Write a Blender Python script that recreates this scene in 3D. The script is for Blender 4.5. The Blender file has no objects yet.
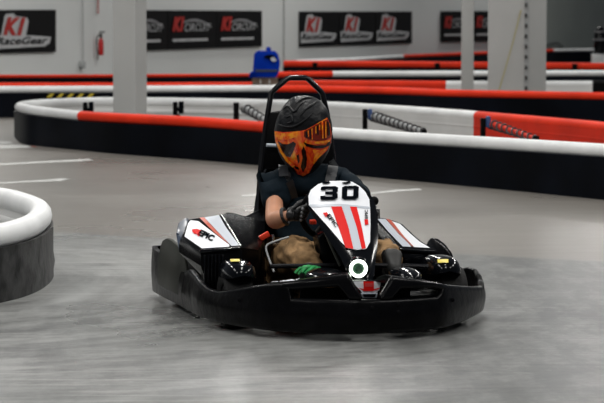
import bpy, bmesh, math, random
from mathutils import Vector, Matrix, Euler
from mathutils.bvhtree import BVHTree
random.seed(7)
PI = math.pi
C = bpy.context.scene.collection
scene = bpy.context.scene
# ------------------------------------------------------------------ camera
F = 2750.0; CH = 1.42; HOR = 10.0
TH = math.atan((201.5 - HOR) / F)
CAM = Vector((0, 0, CH))
cam_d = bpy.data.cameras.new('camera'); cam = bpy.data.objects.new('camera', cam_d); C.objects.link(cam)
cam.location = CAM; cam.rotation_euler = (PI/2 - TH, 0, 0)
cam_d.sensor_width = 36; cam_d.lens = F / 604 * 36
cam_d.dof.use_dof = True; cam_d.dof.focus_distance = 12.6; cam_d.dof.aperture_fstop = 8.5
cam_d.clip_end = 300
scene.camera = cam
FW = Vector((0, math.cos(TH), -math.sin(TH))); UP = Vector((0, math.sin(TH), math.cos(TH)))
def ray(px, py): return FW + Vector((1, 0, 0)) * ((px - 302) / F) - UP * ((py - 201.5) / F)
def hit(px, py, p0, n):
    d = ray(px, py); t = (p0 - CAM).dot(n) / d.dot(n); return CAM + d * t
def G(px, py, z=0.0): return hit(px, py, Vector((0, 0, z)), Vector((0, 0, 1)))
def Yd(px, py, y): return hit(px, py, Vector((0, y, 0)), Vector((0, 1, 0)))
def proj(p):
    v = p - CAM; d = v.dot(FW); return (302 + F * v.x / d, 201.5 - F * v.dot(UP) / d)
def z_at(x, y, py):
    k = (201.5 - py) / F
    # (v.UP)/(v.FW)=k
    s, c = math.sin(TH), math.cos(TH)
    dz = y * (k * c - s) / (c + k * s)
    return CH + dz
# kart frame
PHI = math.radians(12.5); KN = Vector((.30, 11.80, 0))
KX = Vector((math.cos(PHI), math.sin(PHI), 0)); KY = Vector((-math.sin(PHI), math.cos(PHI), 0))
def K(px, py, b): return hit(px, py, KN + KY * b, KY)
def L(x, y, z): return KN + KX * x + KY * y + Vector((0, 0, z))
KM = Matrix.Translation(KN) @ Matrix.Rotation(PHI, 4, 'Z')
# ------------------------------------------------------------------ materials
def mat(name, col, rough=.5, metal=0, coat=0, noise=0, nscale=8, bump=0, bscale=30, emit=None, spec=.5, col2=None):
    m = bpy.data.materials.new(name); m.use_nodes = True
    nt = m.node_tree; b = nt.nodes['Principled BSDF']
    b.inputs['Base Color'].default_value = (*col, 1); b.inputs['Roughness'].default_value = rough
    b.inputs['Metallic'].default_value = metal; b.inputs['Coat Weight'].default_value = coat
    b.inputs['Specular IOR Level'].default_value = spec
    tc = nt.nodes.new('ShaderNodeTexCoord')
    if noise or col2:
        n = nt.nodes.new('ShaderNodeTexNoise'); n.inputs['Scale'].default_value = nscale; n.inputs['Detail'].default_value = 6
        nt.links.new(tc.outputs['Object'], n.inputs['Vector'])
        r = nt.nodes.new('ShaderNodeValToRGB')
        c2 = col2 or tuple(c * (1 - noise) for c in col)
        r.color_ramp.elements[0].color = (*c2, 1); r.color_ramp.elements[1].color = (*col, 1)
        r.color_ramp.elements[0].position = .35; r.color_ramp.elements[1].position = .62
        nt.links.new(n.outputs['Fac'], r.inputs['Fac']); nt.links.new(r.outputs['Color'], b.inputs['Base Color'])
    if bump:
        n2 = nt.nodes.new('ShaderNodeTexNoise'); n2.inputs['Scale'].default_value = bscale; n2.inputs['Detail'].default_value = 5
        nt.links.new(tc.outputs['Object'], n2.inputs['Vector'])
        bp = nt.nodes.new('ShaderNodeBump'); bp.inputs['Strength'].default_value = bump; bp.inputs['Distance'].default_value = .02
        nt.links.new(n2.outputs['Fac'], bp.inputs['Height']); nt.links.new(bp.outputs['Normal'], b.inputs['Normal'])
    if emit:
        b.inputs['Emission Color'].default_value = (*emit[0], 1); b.inputs['Emission Strength'].default_value = emit[1]
    return m
M = dict(
 plastic=mat('black_plastic', (.0025, .0025, .003), .2, spec=.10, bump=.1, bscale=9),
 fairing=mat('scuffed_black_plastic', (.0022, .0022, .0028), .3, noise=.6, nscale=14, bump=.15, bscale=22, spec=.09),
 gloss=mat('gloss_black', (.002, .0024, .0035), .13, spec=.24),
 matte=mat('matte_black', (.0025, .0025, .003), .6, spec=.06),
 dkfin=mat('dark_grey_plastic', (.045, .047, .040), .45, spec=.25, noise=.3, nscale=6),
 navyplastic=mat('dark_blue_plastic', (.03, .045, .075), .3),
 rubber=mat('tyre_rubber', (.007, .007, .007), .7, spec=.25, bump=.2, bscale=60),
 chrome=mat('steel', (.5, .5, .5), .25, 1),
 frame=mat('painted_black_steel', (.004, .004, .005), .25, spec=.3),
 white=mat('sticker_white', (.82, .84, .88), .35, spec=.3),
 greyst=mat('sticker_pale_grey', (.50, .54, .60), .35),
 redst=mat('sticker_red', (.68, .008, .006), .5, spec=.12),
 blackst=mat('sticker_black', (.003, .004, .006), .8, spec=.0),
 orangest=mat('sticker_orange_red', (.5, .06, .02), .35),
 yellowst=mat('sticker_yellow', (.8, .65, .12), .4),
 label=mat('sticker_pale_red', (.65, .10, .10), .4),
 ring=mat('lamp_ring', (1, 1, 1), .3, emit=((.90, 1, .86), 4.5)),
 lens=mat('lamp_lens', (.02, .05, .03), .08, coat=1),
 shirt=mat('navy_cloth', (.004, .011, .018), .85, spec=.15, noise=.3, nscale=10, bump=.3, bscale=14),
 khaki=mat('khaki_cloth', (.35, .215, .105), .85, spec=.1, noise=.5, nscale=16, bump=1.0, bscale=13),
 skin=mat('skin', (.56, .27, .16), .5, noise=.15, nscale=12),
 glove=mat('glove_black', (.005, .005, .006), .45, bump=.4, bscale=50),
 glove2=mat('glove_grey', (.16, .16, .17), .3),
 shoe=mat('shoe_black', (.015, .015, .014), .6),
 lace=mat('shoe_green', (.005, .32, .07), .6, noise=.6, nscale=60),
 strap=mat('belt_webbing', (.012, .014, .017), .4),
 redp=mat('red_buckle', (.85, .05, .015), .4),
 helmet=mat('helmet_shell', (.0045, .005, .0065), .45, spec=.2, noise=.6, nscale=18, bump=.9, bscale=12),
 tubew=mat('white_tube', (.84, .85, .85), .5, noise=.12, nscale=3),
 tuber=mat('red_tube', (.88, .042, .012), .55, spec=.15, noise=.2, nscale=2),
 inw=mat('white_inner_panel', (.70, .70, .69), .5, noise=.15, nscale=2),
 inr=mat('red_inner_panel', (.70, .030, .010), .55, spec=.15, noise=.2, nscale=2),
 bpanel=mat('black_rubber_panel', (.0035, .005, .009), .5, noise=.6, nscale=1.6, spec=.06),
 npanel=mat('scuffed_rubber_panel', (.050, .050, .050), .45, spec=.2, noise=.9, nscale=9, bump=.3, bscale=12),
 spring=mat('spring_steel', (.02, .02, .022), .4),
 blueb=mat('blue_bracket', (.03, .07, .2), .5),
 bluep=mat('blue_plastic', (.001, .035, .42), .6, spec=.05, noise=.3, nscale=4),
 wood=mat('brown_wood', (.28, .20, .15), .7, noise=.3, nscale=6),
 colw=mat('column_paint', (.45, .455, .445), .6, noise=.06, nscale=2),
 wall=mat('wall_paint', (.74, .76, .75), .8, noise=.06, nscale=.4),
 wall2=mat('grey_green_wall', (.34, .37, .345), .85, noise=.1, nscale=.4),  # darker grey-green than the rest of the back wall
 banner=mat('banner_black', (.003, .003, .0035), .6, spec=.2),
 bw=mat('banner_white', (.50, .51, .52), .6), bg=mat('banner_grey', (.22, .22, .23), .6),
 br=mat('banner_red', (.42, .02, .015), .6),
 extr=mat('extinguisher_red', (.45, .01, .01), .4),
 haz_y=mat('hazard_yellow', (.62, .48, .04), .6),
 cable=mat('dull_yellow_cable', (.38, .34, .16), .6),
 grey=mat('grey_conduit', (.33, .34, .34), .6), dk=mat('dark_metal', (.03, .03, .03), .5),
 paint=mat('floor_line_paint', (.62, .62, .60), .5, noise=.25, nscale=9),
 paintr=mat('floor_red_paint', (.45, .08, .06), .5),
)
# visor: coating tint and reflections painted as noise in gold, orange and red
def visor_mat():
    m = bpy.data.materials.new('visor_painted_mirror'); m.use_nodes = True; nt = m.node_tree
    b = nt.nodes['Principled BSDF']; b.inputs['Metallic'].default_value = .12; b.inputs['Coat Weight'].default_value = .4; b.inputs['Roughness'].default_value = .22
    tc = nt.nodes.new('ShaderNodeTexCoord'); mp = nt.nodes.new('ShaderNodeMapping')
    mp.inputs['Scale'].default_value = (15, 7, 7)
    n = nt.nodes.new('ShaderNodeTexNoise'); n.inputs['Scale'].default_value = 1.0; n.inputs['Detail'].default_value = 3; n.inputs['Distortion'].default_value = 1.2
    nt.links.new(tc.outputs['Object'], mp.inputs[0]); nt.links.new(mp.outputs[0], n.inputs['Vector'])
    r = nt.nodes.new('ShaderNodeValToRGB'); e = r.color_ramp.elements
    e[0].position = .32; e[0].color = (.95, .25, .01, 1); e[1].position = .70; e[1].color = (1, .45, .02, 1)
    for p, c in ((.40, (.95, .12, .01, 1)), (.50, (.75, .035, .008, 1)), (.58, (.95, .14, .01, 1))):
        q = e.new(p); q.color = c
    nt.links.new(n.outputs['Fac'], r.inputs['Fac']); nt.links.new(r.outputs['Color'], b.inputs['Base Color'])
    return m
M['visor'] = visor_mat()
M['dkred'] = mat('visor_red_reflection', (.22, .018, .006), .15, .3)  # colours for the reflections painted on the visor
M['gold'] = mat('visor_gold_glint', (1, .38, .012), .2, .1, noise=.5, nscale=55, col2=(.85, .07, .006))
M['dkvis'] = mat('visor_dark_reflection', (.012, .003, .002), .18)
# ------------------------------------------------------------------ object helpers
XF = {}
def link(o, parent=None):
    C.objects.link(o)
    if parent is not None: o.parent = parent
    return o
def tag(o, label=None, cat=None, group=None, kind=None):
    for k, v in (('label', label), ('category', cat), ('group', group), ('kind', kind)):
        if v: o[k] = v
    return o
def thing(name, label, cat, loc, rz=0, group=None):
    o = bpy.data.objects.new(name, None); link(o); o.empty_display_size = .1
    o.location = loc; o.rotation_euler = (0, 0, rz); XF[o.name] = Matrix.Translation(Vector(loc)) @ Matrix.Rotation(rz, 4, 'Z')
    return tag(o, label, cat, group)
def obj(name, bm, m, parent=None, smooth=35, label=None, base=None):
    me = bpy.data.meshes.new(name)
    bmesh.ops.recalc_face_normals(bm, faces=bm.faces) if getattr(bm, 'faces', None) else None
    if parent is not None: T = XF[parent.name]
    elif base is not None: T = Matrix.Translation(Vector(base))
    else: T = Matrix.Identity(4)
    bm.transform(T.inverted()); bm.to_mesh(me); bm.free()
    o = bpy.data.objects.new(name, me); link(o, parent)
    if parent is None: o.location = T.to_translation()
    XF[o.name] = T.copy()
    me.materials.append(M[m] if isinstance(m, str) else m)
    if smooth:
        me.shade_smooth(); me.set_sharp_from_angle(angle=math.radians(smooth))
    if label: o['label'] = label
    return o
NB = bmesh.new
def quadring(bm, a, b):
    n = len(a)
    for i in range(n): bm.faces.new((a[i], a[(i+1) % n], b[(i+1) % n], b[i]))
def loft(bm, rings, caps=True, closed=False):
    R = [[bm.verts.new(p) for p in r] for r in rings]
    for i in range(len(R) - 1): quadring(bm, R[i], R[i+1])
    if closed: quadring(bm, R[-1], R[0])
    elif caps:
        bm.faces.new(R[0][::-1]); bm.faces.new(R[-1])
    return bm
def tube(bm, pts, r, n=10, closed=False):
    pts = [Vector(p) for p in pts]; N = len(pts); rr = r if isinstance(r, (list, tuple)) else [r] * N
    rings = []; prev = None
    for i, p in enumerate(pts):
        a = pts[(i-1) % N] if (closed or i > 0) else p; b = pts[(i+1) % N] if (closed or i < N-1) else p
        t = (b - a).normalized()
        if prev is None:
            u = t.cross(Vector((0, 0, 1)))
            if u.length < .1: u = t.cross(Vector((1, 0, 0)))
        else: u = prev - t * prev.dot(t)
        u.normalize(); v = t.cross(u); prev = u
        rings.append([p + u * math.cos(2*PI*k/n) * rr[i] + v * math.sin(2*PI*k/n) * rr[i] for k in range(n)])
    return loft(bm, rings, True, closed)
def box(bm, c, s, R=None, bev=0):
    R = R or Matrix.Identity(3); c = Vector(c)
    vs = [bm.verts.new(c + R @ Vector((sx*s[0]/2, sy*s[1]/2, sz*s[2]/2))) for sx in (-1, 1) for sy in (-1, 1) for sz in (-1, 1)]
    fs = [bm.faces.new([vs[i] for i in q]) for q in ((0,1,3,2),(4,6,7,5),(0,4,5,1),(2,3,7,6),(0,2,6,4),(1,5,7,3))]
    if bev: bmesh.ops.bevel(bm, geom=list({e for f in fs for e in f.edges}), offset=bev, segments=3, affect='EDGES', profile=.5)
    return bm
KR = Matrix.Rotation(PHI, 3, 'Z')
def prism(bm, poly, d, bev=0):
    a = [bm.verts.new(Vector(p)) for p in poly]; b = [bm.verts.new(Vector(p) + Vector(d)) for p in poly]
    fa = bm.faces.new(a); fb = bm.faces.new(b[::-1]); n = len(a)
    fs = [fa, fb] + [bm.faces.new((a[(i+1) % n], a[i], b[i], b[(i+1) % n])) for i in range(n)]
    if bev: bmesh.ops.bevel(bm, geom=list({e for f in fs for e in f.edges}), offset=bev, segments=2, affect='EDGES', profile=.5)
    return bm
def lathe(bm, prof, c, ax, n=32, closed=True):
    ax = Vector(ax).normalized(); u = ax.cross(Vector((0, 0, 1)))
    if u.length < .1: u = ax.cross(Vector((0, 1, 0)))
    u.normalize(); v = ax.cross(u); c = Vector(c)
    rings = [[c + ax * h + (u*math.cos(2*PI*k/n) + v*math.sin(2*PI*k/n)) * max(r, 1e-4) for k in range(n)] for r, h in prof]
    return loft(bm, rings, not closed, closed)
def cr(pts, n=8, closed=False):
    out = []; N = len(pts); P = [Vector(p) for p in pts]
    for i in range(N if closed else N - 1):
        g = (lambda k: P[k % N]) if closed else (lambda k: P[min(max(k, 0), N-1)])
        p0, p1, p2, p3 = g(i-1), g(i), g(i+1), g(i+2)
        for j in range(n):
            t = j / n
            out.append(.5 * (2*p1 + (p2-p0)*t + (2*p0-5*p1+4*p2-p3)*t*t + (3*p1-p0-3*p2+p3)*t**3))
    if not closed: out.append(P[-1])
    return out
def lut(tab, x):
    if x <= tab[0][0]: return tab[0][1]
    for (a, va), (b, vb) in zip(tab, tab[1:]):
        if x <= b: return va + (vb - va) * (x - a) / (b - a)
    return tab[-1][1]
def bvh_of(o):
    T = XF[o.name]; return BVHTree.FromPolygons([T @ v.co for v in o.data.vertices], [tuple(p.vertices) for p in o.data.polygons])
def on(bv, px, py, off=.004):
    d = ray(px, py).normalized(); h = bv.ray_cast(CAM, d)
    if h[0] is None:
        # nearest point to the ray
        t = 12.5
        for _ in range(12):
            q = bv.find_nearest(CAM + d * t); t = (q[0] - CAM).dot(d)
        return q[0] + (CAM - q[0]).normalized() * off
    n = h[1] if h[1].dot(d) < 0 else -h[1]
    return h[0] + n * off - d * off * .3
def sticker(name, poly, bv, m, parent, off=.003, th=.0015, cuts=3, label=None, mapf=None):
    """a thin decal cut to a polygon and laid on a surface"""
    bm = NB(); vs = [bm.verts.new((x, y, 0)) for x, y in poly]; bm.faces.new(vs)
    bmesh.ops.triangulate(bm, faces=bm.faces)
    for _ in range(cuts):
        bmesh.ops.subdivide_edges(bm, edges=[e for e in bm.edges if e.calc_length() > 2.5], cuts=1, use_grid_fill=False)
        bmesh.ops.triangulate(bm, faces=bm.faces)
    f = mapf or (lambda x, y: on(bv, x, y, off))
    for v in bm.verts: v.co = f(v.co.x, v.co.y)
    return obj(name, bm, m, parent, label=label)
def text_mesh(s, offset=.0, shear=0.0, space=1.0):
    cu = bpy.data.curves.new('t', 'FONT'); cu.body = s; cu.offset = offset; cu.shear = shear; cu.space_character = space; cu.resolution_u = 3
    o = bpy.data.objects.new('t', cu); C.objects.link(o); bpy.context.view_layer.update()
    me = bpy.data.meshes.new_from_object(o.evaluated_get(bpy.context.evaluated_depsgraph_get()))
    bm = NB(); bm.from_mesh(me); bpy.data.objects.remove(o); bpy.data.meshes.remove(me)
    xs = [v.co.x for v in bm.verts]; ys = [v.co.y for v in bm.verts]
    x0, x1, y0, y1 = min(xs), max(xs), min(ys), max(ys)
    for v in bm.verts: v.co = ((v.co.x-x0)/(x1-x0), (v.co.y-y0)/(y1-y0), 0)
    return bm
def polys_on(name, polys, o0, ux, uy, mapf, m, parent):
    bm = NB()
    for pl in polys: bm.faces.new([bm.verts.new((x, y, 0)) for x, y in pl])
    bmesh.ops.triangulate(bm, faces=bm.faces)
    for _ in range(2): bmesh.ops.subdivide_edges(bm, edges=bm.edges[:], cuts=1); bmesh.ops.triangulate(bm, faces=bm.faces)
    for v in bm.verts: u, w = v.co.x, v.co.y; v.co = mapf(o0[0] + u*ux[0] + w*uy[0], o0[1] + u*ux[1] + w*uy[1])
    return obj(name, bm, m, parent, smooth=0)
def text_on(name, s, o0, ux, uy, mapf, m, parent, offset=.0, shear=0, space=1.0):
    """lettering: unit square mapped to o0 + u*ux + v*uy in sight-line units, laid by mapf"""
    bm = text_mesh(s, offset, shear, space)
    bmesh.ops.triangulate(bm, faces=bm.faces)
    for v in bm.verts:
        u, w = v.co.x, v.co.y
        v.co = mapf(o0[0] + u*ux[0] + w*uy[0], o0[1] + u*ux[1] + w*uy[1])
    return obj(name, bm, m, parent, smooth=0)
def skin(name, nodes, edges, radii, m, parent=None, sub=2, base=None, root=0):
    me = bpy.data.meshes.new(name); T = XF[parent.name] if parent is not None else Matrix.Translation(Vector(base))
    Ti = T.inverted()
    me.from_pydata([Ti @ Vector(p) for p in nodes], edges, []); o = bpy.data.objects.new(name, me); C.objects.link(o)
    md = o.modifiers.new('s', 'SKIN'); md.use_smooth_shade = True
    sv = me.skin_vertices[0].data if me.skin_vertices else None
    if sv is None:
        bpy.context.view_layer.objects.active = o; bm = NB(); bm.from_mesh(me); bm.verts.layers.skin.verify(); bm.to_mesh(me); bm.free(); sv = me.skin_vertices[0].data
    for i, r in enumerate(radii): sv[i].radius = r if isinstance(r, tuple) else (r, r); sv[i].use_root = (i == root)
    s2 = o.modifiers.new('b', 'SUBSURF'); s2.levels = sub; s2.render_levels = sub
    bpy.context.view_layer.update()
    me2 = bpy.data.meshes.new_from_object(o.evaluated_get(bpy.context.evaluated_depsgraph_get()))
    bpy.data.objects.remove(o)
    o = bpy.data.objects.new(name, me2); link(o, parent); XF[o.name] = T.copy()
    if parent is None: o.location = T.to_translation()
    me2.materials.clear(); me2.materials.append(M[m]); me2.shade_smooth()
    return o
def chain(n): return [(i, i+1) for i in range(n-1)]
# ================================================================== SETTING
def floor_mat():
    m = bpy.data.materials.new('polished_concrete'); m.use_nodes = True; nt = m.node_tree; N = nt.nodes.new; Lk = nt.links.new
    b = nt.nodes['Principled BSDF']
    geo = N('ShaderNodeTexCoord'); sep = N('ShaderNodeSeparateXYZ'); Lk(geo.outputs['Object'], sep.inputs[0])
    def math_(op, a, b_=None):
        n = N('ShaderNodeMath'); n.operation = op
        for i, v in enumerate((a, b_)):
            if v is None: continue
            if isinstance(v, (int, float)): n.inputs[i].default_value = v
            else: Lk(v, n.inputs[i])
        return n.outputs[0]
    def noise(vec, scale, detail=4, rough=.55, dist=0):
        n = N('ShaderNodeTexNoise'); n.inputs['Scale'].default_value = scale; n.inputs['Detail'].default_value = detail
        n.inputs['Roughness'].default_value = rough; n.inputs['Distortion'].default_value = dist; Lk(vec, n.inputs['Vector']); return n.outputs['Fac']
    def ramp(f, a, b_, lo=0, hi=1):
        n = N('ShaderNodeMapRange'); Lk(f, n.inputs[0]); n.inputs[1].default_value = a; n.inputs[2].default_value = b_; n.inputs[3].default_value = lo; n.inputs[4].default_value = hi; return n.outputs[0]
    def polar(cx, cy, rs, as_):
        dx = math_('SUBTRACT', sep.outputs[0], cx); dy = math_('SUBTRACT', sep.outputs[1], cy)
        r = math_('SQRT', math_('ADD', math_('MULTIPLY', dx, dx), math_('MULTIPLY', dy, dy))); a = math_('ARCTAN2', dy, dx)
        c = N('ShaderNodeCombineXYZ'); Lk(math_('MULTIPLY', r, rs), c.inputs[0]); Lk(math_('MULTIPLY', a, as_), c.inputs[1]); return c.outputs[0]
    def mapped(sx, sy, rot=0.0, loc=(0, 0, 0)):
        mp = N('ShaderNodeMapping'); mp.inputs['Scale'].default_value = (sx, sy, 1); mp.inputs['Rotation'].default_value = (0, 0, rot); mp.inputs['Location'].default_value = loc
        Lk(geo.outputs['Object'], mp.inputs[0]); return mp.outputs[0]
    def add(*a):
        r = a[0]
        for x in a[1:]: r = math_('ADD', r, x)
        return r
    def mul(a, b_): return math_('MULTIPLY', a, b_)
    big = noise(geo.outputs['Object'], .45, 4); fine = noise(geo.outputs['Object'], 30, 4)
    ga, gb = G(55, 231.5), G(604, 262)                       # edge between the bare and the sealed concrete
    ln = (gb - ga).normalized(); nx, ny = -ln.y, ln.x
    edge = add(mul(sep.outputs[0], nx), mul(sep.outputs[1], ny), -(ga.x*nx + ga.y*ny), mul(ramp(noise(geo.outputs['Object'], 1.3, 3), 0, 1, -1, 1), .10))
    zone = ramp(edge, .03, -.06, 0, 1)
    arcs = noise(polar(-3.0, 14.3, 2.2, .8), 3.4, 6, .65)
    arcs2 = noise(polar(4.5, 3.0, 1.5, 1.2), 3.4, 7, .7)
    mott = noise(mapped(1.6, .45, .2), 2.2, 7, .62)
    mott2 = noise(mapped(5, 1.2, -.25), 2.0, 7, .65)
    scr = noise(mapped(.35, 6, -.75), 3.0, 6, .6)
    scr2 = noise(mapped(.5, 9, .5), 2.6, 6, .6)
    vU = add(ramp(big, .3, .7, -.25, .25), ramp(mott, .3, .7, -.10, .10), ramp(scr2, .3, .7, -.22, .22), ramp(arcs2, .3, .7, -.28, .28), ramp(fine, .3, .7, -.12, .12))
    vL = add(ramp(big, .3, .7, -.25, .25), ramp(mott, .3, .7, -.28, .28), ramp(mott2, .3, .7, -.28, .28), ramp(scr, .3, .7, -.30, .30), ramp(arcs, .35, .65, -.45, .45), ramp(fine, .3, .7, -.2, .2))
    def crp(f, c0, c1):
        n = N('ShaderNodeValToRGB'); n.color_ramp.elements[0].color = (*c0, 1); n.color_ramp.elements[1].color = (*c1, 1); Lk(f, n.inputs['Fac']); return n.outputs['Color']
    cU = crp(ramp(vU, -.75, .75), (.155, .142, .127), (.262, .244, .220))
    cL = crp(ramp(vL, -.58, .58), (.135, .137, .134), (.30, .305, .296))
    def mix(f, a, b_, mode='MIX'):
        m_ = N('ShaderNodeMix'); m_.data_type = 'RGBA'; m_.blend_type = mode
        if isinstance(f, (int, float)): m_.inputs[0].default_value = f
        else: Lk(f, m_.inputs[0])
        Lk(a, m_.inputs[6]) if not isinstance(a, tuple) else setattr(m_.inputs[6], 'default_value', (*a, 1))
        Lk(b_, m_.inputs[7]) if not isinstance(b_, tuple) else setattr(m_.inputs[7], 'default_value', (*b_, 1))
        return m_.outputs[2]
    col = mix(zone, cU, cL)
    col = mix(mul(mul(ramp(scr, .55, .61), ramp(big, .4, .6)), mul(zone, .5)), col, (.42, .41, .40))
    # worn rubber marks, thickest on the right-hand side of the sealed patch
    rub = ramp(noise(mapped(2.6, .9, .6), 2.6, 8, .68), .44, .55)
    side_ = ramp(sep.outputs[0], -.2, 1.3, .12, 1)
    col = mix(mul(mul(rub, side_), mul(zone, .62)), col, (.045, .047, .047))
    tone = ramp(sep.outputs[0], .0, 1.5, 0, .5)
    col = mix(mul(tone, zone), col, (.075, .077, .076))
    # pale ring of scuffs around the near barrier end
    dx = math_('SUBTRACT', sep.outputs[0], -1.95); dy = math_('SUBTRACT', sep.outputs[1], 14.2)
    rr = math_('SQRT', add(mul(dx, dx), mul(mul(dy, dy), .22)))
    ringf = mul(ramp(math_('ABSOLUTE', math_('SUBTRACT', rr, .86)), .13, .0), ramp(mott, .35, .6))
    col = mix(mul(ringf, .55), col, (.42, .43, .42))
    Lk(col, b.inputs['Base Color'])
    Lk(ramp(big, .3, .7, .25, .36), b.inputs['Roughness'])
    bp = N('ShaderNodeBump'); bp.inputs['Strength'].default_value = .04; bp.inputs['Distance'].default_value = .01; Lk(fine, bp.inputs['Height']); Lk(bp.outputs['Normal'], b.inputs['Normal'])
    return m
M['floor'] = floor_mat()
bm = NB(); box(bm, (0, 45, -.05), (50, 110, .1)); o = obj('floor', bm, 'floor', smooth=0); tag(o, kind='structure')
# back wall: a straight plane running away to the right
def wallpt(px, z=0.0, off=0.0):
    s = 47 - (px - 300) * .0346; D = F / s; return Vector(((px - 302) / s, D, z))
WA, WB = wallpt(-40), wallpt(640); WD = (WB - WA).normalized(); WN = Vector((WD.y, -WD.x, 0))
if WN.y > 0: WN = -WN
def W(px, py, off=.03): return hit(px, py, WA + WN * off, WN)
WE = wallpt(546)
def wall_seg(name, a, b, th, m):
    bm = NB(); prism(bm, [a, b, b + Vector((0, 0, 7)), a + Vector((0, 0, 7))], -WN * th); return tag(obj(name, bm, m, smooth=0), kind='structure')
wall_seg('wall_back', WA - WD * 10, WE, .2, 'wall')
wall_seg('wall_back_right', WE + WD*.001, WE + WD * 40, .2, 'wall2')
# joints in the back wall
bm = NB()
for px in (284, 283.2): pass
a = W(284, 60, .02); box(bm, (a.x, a.y, 3.5), (.03, .03, 7)); tag(obj('trim_1', bm, 'grey', smooth=0), kind='structure')
# ------------------------------------------------------------------ banners
def wpoly(bm, pts, off, th=.01):
    prism(bm, [W(x, y, off) for x, y in pts], -WN * th)
def banner(name, corners, label, cat, grp, kind):
    base = W(*corners[3], .03); t = thing(name, label, cat, base, 0, grp)
    bm = NB(); wpoly(bm, corners, .05, .03); obj('backing', bm, 'banner', t, smooth=0)
    (x0, y0), (x1, y1), (x2, y2), (x3, y3) = corners
    def mp(u, v, off=.07):
        xt = x0 + (x1-x0)*u; yt = y0 + (y1-y0)*u; xb = x3 + (x2-x3)*u; yb = y3 + (y2-y3)*u
        return W(xt + (xb-xt)*v, yt + (yb-yt)*v, off)
    def poly(nm, pts, m, off):
        bm = NB(); prism(bm, [mp(u, v, off) for u, v in pts], -WN*.008); obj(nm, bm, m, t, smooth=0)
    def txt(nm, s, u, v, w, h, m, off, sh=.25, ob=.03, rise=0):
        text_on(nm, s, (u, v), (w, -rise), (0, -h), lambda a, b: mp(a, b, off), m, t, offset=ob, shear=sh)
    if kind == 'gear':
        poly('logo_outline', [(.20,.10),(.32,.08),(.34,.14),(.53,.18),(.56,.26),(.51,.64),(.12,.58),(.18,.14)], 'bw', .065)
        txt('logo_letters', 'K1', .15, .58, .36, .42, 'br', .085, .35, .05, -.02)
        poly('lettering_outline', [(.03,.58),(.62,.60),(.92,.64),(.90,.78),(.82,.86),(.03,.90)], 'bw', .075)
        txt('lettering', 'RaceGear', .04, .80, .83, .17, 'banner', .09, .3, .02)
    else:
        txt('logo_letters', 'K1', .09, .54, .25, .38, 'br', .08, .3, .08)
        txt('lettering', 'CIRCUIT', .34, .54, .54, .20, 'bw', .085, .3, .0)
        bm = NB(); pts = [(.30 + .6*i/12, .30 - .12*math.sin(PI*i/12*.9) + .16*(i/12)**2) for i in range(13)]
        prism(bm, [mp(u, v, .075) for u, v in pts] + [mp(u, v + .04 + .04*(1-abs(u-.6)/.3), .075) for u, v in pts[::-1]], -WN*.006); obj('swoosh', bm, 'bg', t, smooth=0)
        u = .10
        for w_ in (.10, .06, .13, .05, .12, .09, .07, .08):           # the small line of text is unreadable in the photo: word-length strokes
            poly('text_line', [(u, .73), (u + w_ - .008, .73), (u + w_ - .008, .80), (u, .80)], 'bw', .08); u += w_ + .004
    return t
gG = 'banners on the back wall'
banner('banner', [(-6,10),(56,9.8),(56,52),(-6,53.5)], 'large black stacked-logo banner at far left, left of the fire extinguisher', 'banner', gG, 'gear')
mids = [(128,167.6),(168.2,216.5),(217,262)]
lm = ['black swoosh-logo banner partly hidden by the left column', 'middle black swoosh-logo banner between its two neighbours right of the left column', 'black swoosh-logo banner ending above the blue plastic container']
for (a, b), l in zip(mids, lm):
    yt = lambda x: 10.2 + (x-147)*.006; yb = lambda x: 50.5 - (x-147)*.036
    banner('banner', [(a, yt(a)), (b, yt(b)), (b, yb(b)), (a, yb(a))], l, 'banner', gG, 'circuit')
ll = ['leftmost of the three stacked-logo banners right of the wall joint', 'middle of the three stacked-logo banners right of the wall joint', 'rightmost of the three stacked-logo banners right of the wall joint']
for (a, b), l in zip([(300,339.4),(340,375.6),(376.2,412)], ll):
    yb = lambda x: 46.8 - (x-300)*.031
    banner('banner', [(a, 11.5), (b, 11.5), (b, yb(b)), (a, yb(a))], l, 'banner', gG, 'gear')
banner('banner', [(441.5,11.3),(473,11.2),(473,41.7),(441.5,42.3)], 'black swoosh-logo banner left of the thin grey post', 'banner', gG, 'circuit')
banner('banner', [(474,11.2),(500,11.2),(500,41.2),(474,41.7)], 'black swoosh-logo banner showing between the thin post and the wide column', 'banner', gG, 'circuit')
# conduit, extinguisher, small things on the wall
t = thing('wall_conduit', 'thin grey conduit running down the white wall to a small box, left of the extinguisher', 'conduit', W(83, 66, .03))
bm = NB(); p = W(83, 60, .06); tube(bm, [(p.x, p.y, W(83, 64, .06).z), (p.x, p.y, 4.5)], .012, 8); obj('pipe', bm, 'grey', t)
bm = NB(); box(bm, W(82.5, 65, .06), (.11, .08, .13), bev=.01); obj('junction_box', bm, 'grey', t)
bm = NB(); tube(bm, [W(82, 66, .08), W(80.5, 68, .08), W(80.5, 71, .08)], .008, 6); obj('wire', bm, 'dk', t)
t = thing('fire_extinguisher', 'red fire extinguisher with black valve hanging on the white wall left of the left column', 'fire extinguisher', W(100.5, 57, .15))
c = W(101, 50, .15); r = .048
bm = NB(); lathe(bm, [(.001, -.16), (r*.8, -.158), (r, -.14), (r, .10), (r*.7, .14), (r*.3, .16), (.001, .165)], c + Vector((0,0,.06)), (0, 0, 1), 20, False); obj('cylinder', bm, 'extr', t)
bm = NB(); box(bm, c + Vector((0, 0, .26)), (.05, .05, .08), bev=.01); box(bm, c + Vector((.02, 0, .33)), (.10, .03, .03), bev=.008); obj('valve', bm, 'dk', t)
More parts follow.
